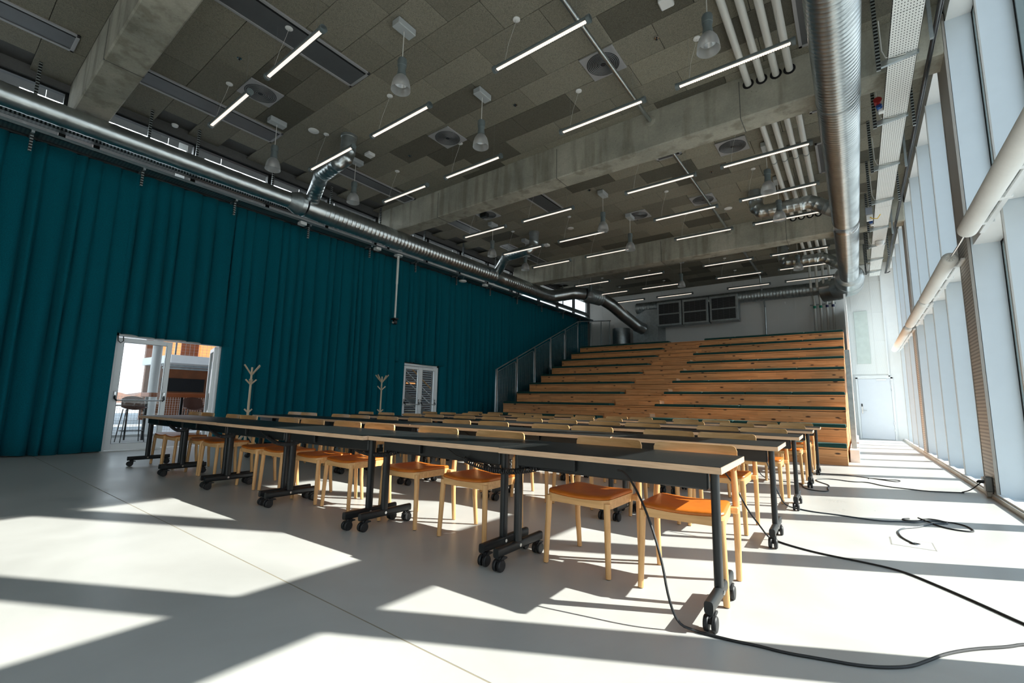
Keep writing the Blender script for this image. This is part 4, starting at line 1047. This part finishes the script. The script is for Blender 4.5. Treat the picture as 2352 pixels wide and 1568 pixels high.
# ------------------------------------------------------------------ coat stands
def coat(x, y, lab):
    t = thing('coat_stand', lab, 'coat stand', (x, y, 0), 0, 'pale wooden coat stands by the curtain')
    m = MB().tube([(0, 0, .0), (0, 0, .5), (.0, 0, 1.66)], lambda i: (.028, .026, .018)[i], 6); mk('pole', m, ASH, t)
    for k in range(4):
        a = k*PI/2 + .35; c, s_ = math.cos(a), math.sin(a)
        mk('foot', MB().sweep([(0, 0, .33), (c*.15, s_*.15, .18), (c*.3, s_*.3, .008)], [(-.012, -.02), (.012, -.02), (.012, .02), (-.012, .02)]), ASH, t, False)
    for z, L, ks in ((1.5, .27, range(4)), (1.3, .14, range(4)), (.72, .1, (0, 2))):
        for k in ks:
            a = k*PI/2 + (.35 if z > 1.4 else .9); c, s_ = math.cos(a), math.sin(a)
            mk('peg', MB().sweep([(0, 0, z), (c*L*.72, s_*L*.72, z+L*.75)], [(-.01, -.015), (.01, -.015), (.008, .012), (-.008, .012)]), ASH, t, False)
    return t
coat(-10.1, 4.36, 'pale wooden coat stand in front of the teal curtain, nearer the open door')
coat(-10.1, 7.66, 'pale wooden coat stand before the curtain, just left of the far doors')

# pole with camera
t = thing('camera_pole', 'white pole with a small black camera hanging in front of the curtain', 'pole', (-10.64, 8.4, 0))
mk('ceiling_plate', MB().lathe([(.13, -.03), (.13, 0)], (0, 0, 5.32), 20), WHITE, t)
mk('tube', MB().tube([(0, 0, 5.29), (0, 0, 4.45), (0, 0, 4.44), (0, 0, 3.42)], lambda i: (.036, .036, .029, .029)[i], 12), PIPEW, t)
mk('camera_head', MB().bbox((-.09, -.07, 3.37), (.09, .07, 3.42), .01).bbox((-.06, -.05, 3.24), (.06, .06, 3.36), .02), BLACK, t, False)
mk('lens', MB().tube([(.0, -.055, 3.29), (0.02, -.075, 3.28)], .03, 12), STEEL, t)
for k, (y, lab) in enumerate(((5.3, 'small white detector box under the left tray, near the reducer'), (7.5, 'small white detector box under the left tray, above the camera pole'), (12.2, 'small white detector box under the left tray, past the far doors'))):
    tag(mk('sensor_box', MB().bbox((-10.62, y, 5.22), (-10.46, y+.16, 5.30), .01), WHITE, None, False), lab, 'detector', 'white boxes under the left tray')
t = thing('wall_speaker', 'oval white speaker fixed to the left cable tray, beyond the far doors', 'speaker', (-10.45, 11.0, 5.1))
mk('speaker_dish', MB().lathe([(.03, -.03), (.12, -.02), (.14, 0), (.12, .03)], (0, 0, 0), 20), WHITE, t); mk('bracket', MB().tube([(0, 0, .02), (0, .05, .15), (-.02, .08, .2)], .012, 6), GALV, t)

# ------------------------------------------------------------------ ceiling lamps
def make_tube_light():
    t = thing('tube_light', 'x', 'lamp')
    r = .045
    body = MB(); n = 14
    prof = [(r*math.cos(a), r*math.sin(a)) for a in [PI*(-.08 + 1.16*k/n) for k in range(n+1)]]
    body.sweep([(0, 0, 0), (1.55, 0, 0)], prof[::-1] if False else prof); mk('housing', body, SOCK, t)
    prof = [(r*1.0*math.cos(a), r*1.0*math.sin(a)) for a in [PI*(-.10 - .8*k/10) for k in range(11)]]
    mk('diffuser', MB().sweep([(.05, 0, 0), (1.50, 0, 0)], prof), CLEAR, t)
    m = MB()
    for q in range(48): m.box((.06+q*.0298, -.021, -.026), (.080+q*.0298, .021, -.014))
    m.box((.06, -.022, -.016), (1.49, .022, -.012))
    mk('led_board', m, LED, t, False)
    for x in (.0, 1.505): mk('end_cap', MB().tube([(x, 0, 0), (x+.045, 0, 0)], r+.007, 18), SOCK, t)
    for x in (.2, 1.35):
        s_ = mk('suspension_wire', MB().tube([(x, 0, .04), (x, 0, .75)], .001, 4), GALVD, t)
    mk('ceiling_rose', MB().lathe([(.045, -.02), (.055, -.012), (.055, 0)], (.3, .12, .755), 16), WHITE, t)
    mk('power_cord', MB().tube([(.3, .12, .74), (.27, .1, .6), (.22, .05, .35), (.2, 0, .05)], .0022, 5), PIPEW, t)
    return t
L0 = make_tube_light(); first = True
XS = [-8.87, -6.78, -3.9, -1.88]; YS = [2.73, 4.60, 6.47, 9.33, 11.17, 12.87, 15.9, 17.72, 19.55]
for j, y in enumerate(YS):
    row = XS[:(2, 3, 4)[min(j, 2)]]
    for i, x in enumerate(row):
        lab = 'slim lit ceiling tube light, %s cross row, %s' % (ORD[j], nth(i, len(row), 'left', 'right'))
        if first: o = L0; o.location = (x, y, 5.80); o['label'] = lab; first = False
        else: o = dup(L0, (x, y, 5.80), 0, lab)
        o['group'] = 'slim tube lights under the ceiling'
def make_pendant():
    t = thing('pendant_lamp', 'x', 'lamp')   # origin at shade centre
    sh = MB(); pr = [(.062, .12), (.085, .095), (.112, .05), (.132, -.02), (.140, -.09), (.142, -.11), (.139, -.11), (.129, -.02), (.109, .05), (.082, .092), (.058, .117)]
    n = 28; vs = []; fs = []
    for r, h in pr:
        for k in range(n): vs.append((r*math.cos(2*PI*k/n), r*math.sin(2*PI*k/n), h))
    for i in range(len(pr)-1):
        for k in range(n): a = i*n+k; b = i*n+(k+1) % n; fs.append((a, b, b+n, a+n))
    mk('glass_shade', sh.add(vs, fs), PEND, t)
    mk('reflector', MB().lathe([(.02, .1), (.055, .09), (.085, .05), (.10, 0), (.098, 0), (.08, .045), (.05, .08), (.0205, .09)], (0,0,0), 24), STEEL, t)
    mk('socket', MB().lathe([(.066, .12), (.062, .16), (.055, .22), (.06, .27), (.066, .275), (.068, .36), (.06, .385), (.02, .39)], (0,0,0), 20), SOCK, t)
    mk('cord', MB().tube([(0, 0, .385), (0, 0, .84)], .006, 6), PIPEW, t)
    mk('canopy_box', MB().bbox((-.08, -.16, .84), (.08, .16, .945), .008), CANOP, t, False)
    return t
PEND = frosted('frosted_lamp_glass')
p0 = make_pendant(); first = True
PP = [(-5.01, 3.83, 'nearest, center left'), (-8.92, 3.87, 'nearest, above the left duct side'), (-5.02, 5.62, 'second in the middle column'), (-8.92, 5.68, 'second in the left column'), (-1.213, 5.61, 'large one at the top right'), (-4.96, 10.39, 'first beyond the big beam, middle column'), (-4.96, 12.18, 'second beyond the big beam, middle column'), (-8.68, 10.4, 'first beyond the big beam, left column'), (-8.65, 12.13, 'second beyond the big beam, left column'), (-1.19, 10.35, 'first beyond the big beam, right column'), (-1.19, 12.1, 'second beyond the big beam, right column'), (-4.98, 17.1, 'farthest bay, middle column'), (-8.6, 16.8, 'farthest bay, left column'), (-1.23, 16.93, 'farthest bay, right column')]
for i, (x, y, w_) in enumerate(PP):
    lab = 'bell-shaped clear glass pendant lamp, %s' % w_
    if first: o = p0; o.location = (x, y, 5.60); o['label'] = lab; first = False
    else: o = dup(p0, (x, y, 5.60), 0, lab)
    o['group'] = 'bell-shaped pendant lamps'

# ------------------------------------------------------------------ chilled beams, diffusers, detectors
def chilled(x0, x1, y0, y1, lab):
    t = thing('chilled_beam', lab, 'ceiling panel', (0, 0, 0), 0, 'long grey chilled beams in the ceiling')
    z = 6.535
    fr = MB().bbox((x0, y0, z), (x0+.045, y1, z+.028), .003).bbox((x1-.045, y0, z), (x1, y1, z+.028), .003).bbox((x0, y0, z), (x1, y0+.045, z+.028), .003).bbox((x0, y1-.045, z), (x1, y1, z+.028), .003)
    mk('frame', fr, GREYFR, t, False); mk('perforated_plate', MB().box((x0+.04, y0+.04, z+.012), (x1-.10, y1-.04, z+.02)), GREYBM, t, False)
    mk('air_slot', MB().box((x1-.095, y0+.04, z+.014), (x1-.045, y1-.04, z+.022)), DARK, t, False)
for a in ((-9.86, -9.32, -2, 1.02, 'dark grey recessed panel at the top left corner, before the first beam'), (-9.86, -9.32, 1.66, 4.19, 'dark grey recessed panel left of the front tube lights'),
          (-6.85, -6.29, 1.66, 4.16, 'dark grey recessed panel at the top, behind the nearest tube light'), (-9.84, -9.37, 5.7, 7.88, 'dark grey recessed panel beside the first branch duct'),
          (-6.84, -6.30, 8.40, 10.7, 'dark grey recessed panel just beyond the big beam, center'), (-3.27, -2.72, 8.40, 9.70, 'dark grey recessed panel beyond the big beam beside the conduit'),
          (-9.85, -9.40, 8.40, 10.9, 'dark grey recessed panel beyond the big beam, far left'), (-9.8, -9.35, 12.1, 14.6, 'dark grey recessed panel before the far beam, left'),
          (-.36, -.10, 5.4, 7.69, 'pale recessed panel at the top right, beside the right duct'), (-.36, -.12, 8.4, 9.66, 'pale recessed panel right of the service pipes, beyond the big beam'), (-.36, -.12, 10.9, 12.4, 'pale recessed panel right of the service pipes, before the far beam'), (-3.27, -2.72, 15.3, 16.5, 'recessed panel in the farthest bay, beside the conduit')):
    chilled(*a)
def diffuser(cx, cy_, lab):
    t = thing('air_diffuser', lab, 'diffuser', (cx, cy_, 6.535), 0, 'square swirl diffusers in the ceiling')
    mk('plate', MB().bbox((-.29, -.29, 0), (.29, .29, .022), .004), GREYFR, t, False)
    for r in [.03 + .024*k for k in range(10)]:
        mk('ring', MB().lathe([(r, -.004), (r+.012, -.008), (r+.014, -.002), (r+.004, .0)], (0,0,0), 28), GREYBM, t) if r < 0 else None
    m = MB().lathe([(.0, -.002), (.262, -.002), (.262, -.001)], (0,0,0), 32); mk('dark_disc', m, VENT, t, False)
    m = MB(); n = 36
    for r in [.045 + .027*k for k in range(8)]:
        vs = []; fs = []
        for k in range(n):
            c, s_ = math.cos(2*PI*k/n), math.sin(2*PI*k/n); vs += [(c*r, s_*r, -.003), (c*(r+.009), s_*(r+.009), -.009), (c*(r+.014), s_*(r+.014), -.003)]
        for k in range(n):
            a = 3*k; b = 3*((k+1) % n); fs += [(a, b, b+1, a+1), (a+1, b+1, b+2, a+2)]
        m.add(vs, fs)
    mk('swirl_rings', m, base('ring_grey', (.16,.165,.17), .4) if not bpy.data.materials.get('ring_grey') else bpy.data.materials['ring_grey'], t)['kind'] = 'stuff'
for x, y, lab in ((-8.36, 3.29, 'square air diffuser beside the two nearest left tube lights'), (-6.55, 6.28, 'square air diffuser before the big beam, center left'), (-2.96, 6.24, 'square air diffuser at the top, behind the shiny conduit'), (-1.77, 10.0, 'square air diffuser beyond the big beam, right of center'), (-8.4, 9.8, 'square air diffuser beyond the big beam, left'), (-2.95, 12.3, 'square air diffuser before the far beam, beside the conduit'), (-4.75, 12.3, 'square air diffuser before the far beam, center'), (-1.8, 16.2, 'square air diffuser in the farthest bay')):
    diffuser(x, y, lab)
speak = [(-8.68, 4.5), (-2.53, 13.28), (-6.9, 12.1), (-9.6, 13.6), (-.55, 14.45)]
for i, (x, y) in enumerate(speak):
    t = thing('ceiling_speaker', 'round flat white speaker in the ceiling, %s' % ['left of the first branch duct', 'before the far beam, right part', 'beyond the big beam, center left', 'before the far beam at left', 'by the right duct near the far beam'][i], 'speaker', (x, y, 6.55), 0, 'round ceiling speakers')
    mk('grille', MB().lathe([(.10, -.004), (.105, 0), (.105, .008)], (0,0,0), 24), WHITE, t)
for i, (x, y, lab) in enumerate(((-8.44, 5.71, 'square white detector by the first branch duct'), (-8.3, 12.9, 'square white detector by the second branch duct'), (-1.74, 5.66, 'square white detector at the top edge of the picture'))):
    tag(mk('square_detector', MB().bbox((x-.09, y-.09, 6.48), (x+.09, y+.09, 6.555), .015), WHITE, None, False), lab, 'detector', 'square white ceiling detectors')
t = thing('smoke_detector', 'round white smoke detector near the top left struts', 'detector', (-10.84, 2.72, 6.55)); mk('detector_body', MB().lathe([(.03, -.05), (.05, -.04), (.06, -.01), (.06, 0)], (0,0,0), 18), WHITE, t)
spr = [(-7.76, 2.68), (-4.75, 6.25), (-7.77, 6.3), (-2.07, 6.23), (-4.9, 12.6), (-2.4, 10.9), (-5.2, 10.1)]
for i, (x, y) in enumerate(spr):
    t = thing('sprinkler_head', 'small recessed sprinkler in the ceiling, %s' % ['by the nearest tube light', 'between two middle pendant lamps', 'near the first branch duct', 'right of the shiny conduit', 'before the far beam, center', 'beyond the big beam, right of conduit', 'beyond the big beam, center'][i], 'sprinkler', (x, y, 6.55), 0, 'ceiling sprinklers')
    mk('rose', MB().lathe([(.03, -.004), (.036, -.002), (.036, .004)], (0,0,0), 16), STEEL, t); mk('head', MB().lathe([(.012, -.03), (.018, -.026), (.01, -.005)], (0,0,0), 10), BLACK, t)
roses = [(-5.27, 3.87), (-7.57, 4.89), (-1.57, 11.24), (-1.97, 11.46)]
t = thing('projector', 'small black device fixed behind the big beam, right part', 'device', (-2.35, 8.75, 6.3)); mk('device_body', MB().bbox((-.09, -.07, 0), (.09, .07, .14), .02), BLACK, t, False); mk('mount', MB().tube([(0, 0, .13), (0, 0, .25)], .015, 8), BLACK, t)
t = thing('projector', 'small black device on the ceiling behind the big beam, left part', 'device', (-8.3, 9.55, 6.35)); mk('device_body', MB().bbox((-.12, -.08, 0), (.12, .08, .13), .02), BLACK, t, False); mk('mount', MB().tube([(0, 0, .12), (0, 0, .2)], .015, 8), BLACK, t)

# ------------------------------------------------------------------ cables on the floor, hatch, socket box
def smooth(pts, it=2):
    for _ in range(it):
        q = [pts[0]]
        for a, b in zip(pts, pts[1:]): q += [tuple(a[i]*.75+b[i]*.25 for i in range(3)), tuple(a[i]*.25+b[i]*.75 for i in range(3))]
        q.append(pts[-1]); pts = q
    return pts
def floor_cable(name, air, ground, r, m, lab, cat='cable'):
    pts = [tuple(p) for p in air] + [(x, y, r) for x, y in ground]
    return tag(mk(name, MB().tube(smooth(pts), r, 7), m, None), lab, cat)
floor_cable('power_cable', [(-1.10, 2.47, .655), (-1.05, 2.46, .65), (-.97, 2.42, .57), (-.884, 2.35, .464), (-.802, 2.3, .284), (-.758, 2.25, .132), (-.72, 2.26, .03)],
  [(-.66,2.30),(-.6,2.303),(-.5,2.313),(-.406,2.339),(-.313,2.344),(-.166,2.393),(-.066,2.423),(.018,2.472),(.102,2.547),(.162,2.652),(.232,2.781),(.338,2.916),(.458,3.032),(.522,3.118),(.65,3.2),(.9,3.3)], .0062, RUBBER, 'black power cable hanging from the front table and crossing the foreground floor')
floor_cable('power_cable', [(-1.1, 4.16, .63), (-1.0, 4.18, .6), (-.87, 4.2, .42), (-.811, 4.15, .344), (-.733, 4.08, .221), (-.667, 4.12, .12), (-.63, 4.2, .03)],
  [(-.6,4.23),(-.495,4.137),(-.282,4.044),(-.001,4.018),(.165,3.971),(.299,3.809),(.458,3.59),(.578,3.402),(.7,3.25),(.95,3.1)], .0062, RUBBER, 'black power cable running from the second table row toward the right edge')
floor_cable('power_cable', [(-1.0, 5.8, .62), (-.9, 5.8, .55), (-.838, 5.8, .463), (-.754, 5.75, .179), (-.698, 5.71, .055), (-.66, 5.70, .02)],
  [(-.62,5.70),(-.43,5.6),(-.235,5.62),(-.032,5.593),(.12,5.599),(.274,5.721),(.349,5.732),(.407,5.84),(.465,5.935),(.541,5.96),(.595,5.937),(.594,5.895),(.53,5.851),(.463,5.778),(.385,5.576),(.319,5.478),(.254,5.396),(.206,5.243),(.212,5.062),(.234,4.951),(.259,4.889),(.282,4.83)], .0062, base('grey_black_cable', (.03,.04,.05), .35), 'black cable from the third table row looping into the floor hatch')
floor_cable('loose_cable', [(.393, 5.93, .02)], [(.468,5.838),(.526,5.7),(.62,5.632),(.725,5.651),(.742,5.739),(.714,5.92),(.644,5.981),(.594,5.964),(.528,6.036),(.443,6.019),(.401,5.863),(.341,5.796),(.278,5.782),(.271,5.85),(.328,5.91)], .0062, RUBBER, 'loose black cable loop beyond the floor hatch')
floor_cable('power_cable', [(-1.3, 7.5, .6), (-1.25, 7.5, .4), (-1.2, 7.55, .1), (-1.1, 7.6, .02)], [(-1.0,7.63),(-.9,7.635),(-.727,7.64),(-.663,7.469),(-.621,7.15),(-.446,7.05),(-.346,7.144),(-.389,7.44),(-.357,7.7),(-.50,7.95),(-.564,8.15),(-.5,8.32),(-.345,8.434),(-.122,8.306),(.043,8.465),(.224,8.169),(.445,8.134),(.653,8.086),(.88,8.2),(1.02,8.3)] , .0062, RUBBER, 'black cable winding from the fourth table row to the window column socket')
floor_cable('power_cable', [(1.0, 8.29, .01), (1.08, 8.25, .05), (1.15, 8.2, .14), (1.19, 8.17, .19)], [], .0062, RUBBER, 'raised cable end plugged into the column socket box')
floor_cable('loose_cable', [(-.9, 9.0, .02)], [(-.65,9.015),(-.273,9.076),(-.163,9.084),(.05,9.003),(.168,8.934),(.282,8.868),(.392,8.804),(.45,8.979),(.389,9.06),(.253,8.963),(.084,8.98),(.065,8.888)], .0055, RUBBER, 'thin black cable coiled on the floor beyond the column shadow')
t = thing('floor_hatch', 'flush floor hatch with a cable opening, right of the tables', 'hatch', (0, 0, 0))
fr = MB().box((.140,4.724,-.01),(.404,4.730,.0012)).box((.140,4.978,-.01),(.404,4.984,.0012)).box((.140,4.724,-.01),(.146,4.984,.0012)).box((.398,4.724,-.01),(.404,4.984,.0012))
mk('hatch_frame', fr, BROWNG, t, False); mk('hatch_lid', MB().box((.148,4.732,-.01),(.396,4.976,.0015)), FLOOR, t, False)
mk('cable_opening', MB().lathe([(.03, .0016), (.03, .0022)], (.29, 4.85, 0), 18), BLACK, t, False); mk('opening_ring', MB().tube([(.29+.032*math.cos(a), 4.85+.032*math.sin(a), .003) for a in [2*PI*k/18 for k in range(19)]], .003, 5), STEEL, t)
t = thing('socket_box', 'grey power socket box at the foot of the ribbed column', 'socket', (XR-.02, 8.1, .05))
mk('box_body', MB().bbox((-.07, -.06, .02), (0, .06, .2), .012), CAPG, t, False); mk('lower_cover', MB().bbox((-.065, -.05, -.04), (-.005, .05, .03), .01), BROWNG, t, False)
mk('plug', MB().tube([(-.07, .03, .13), (-.11, .035, .13), (-.13, .04, .12)], lambda i: (.022, .02, .01)[i], 10), BLACK, t); mk('clear_flap', MB().bbox((-.085, -.0, .15), (-.07, .06, .19), .004), WHITE, t, False)
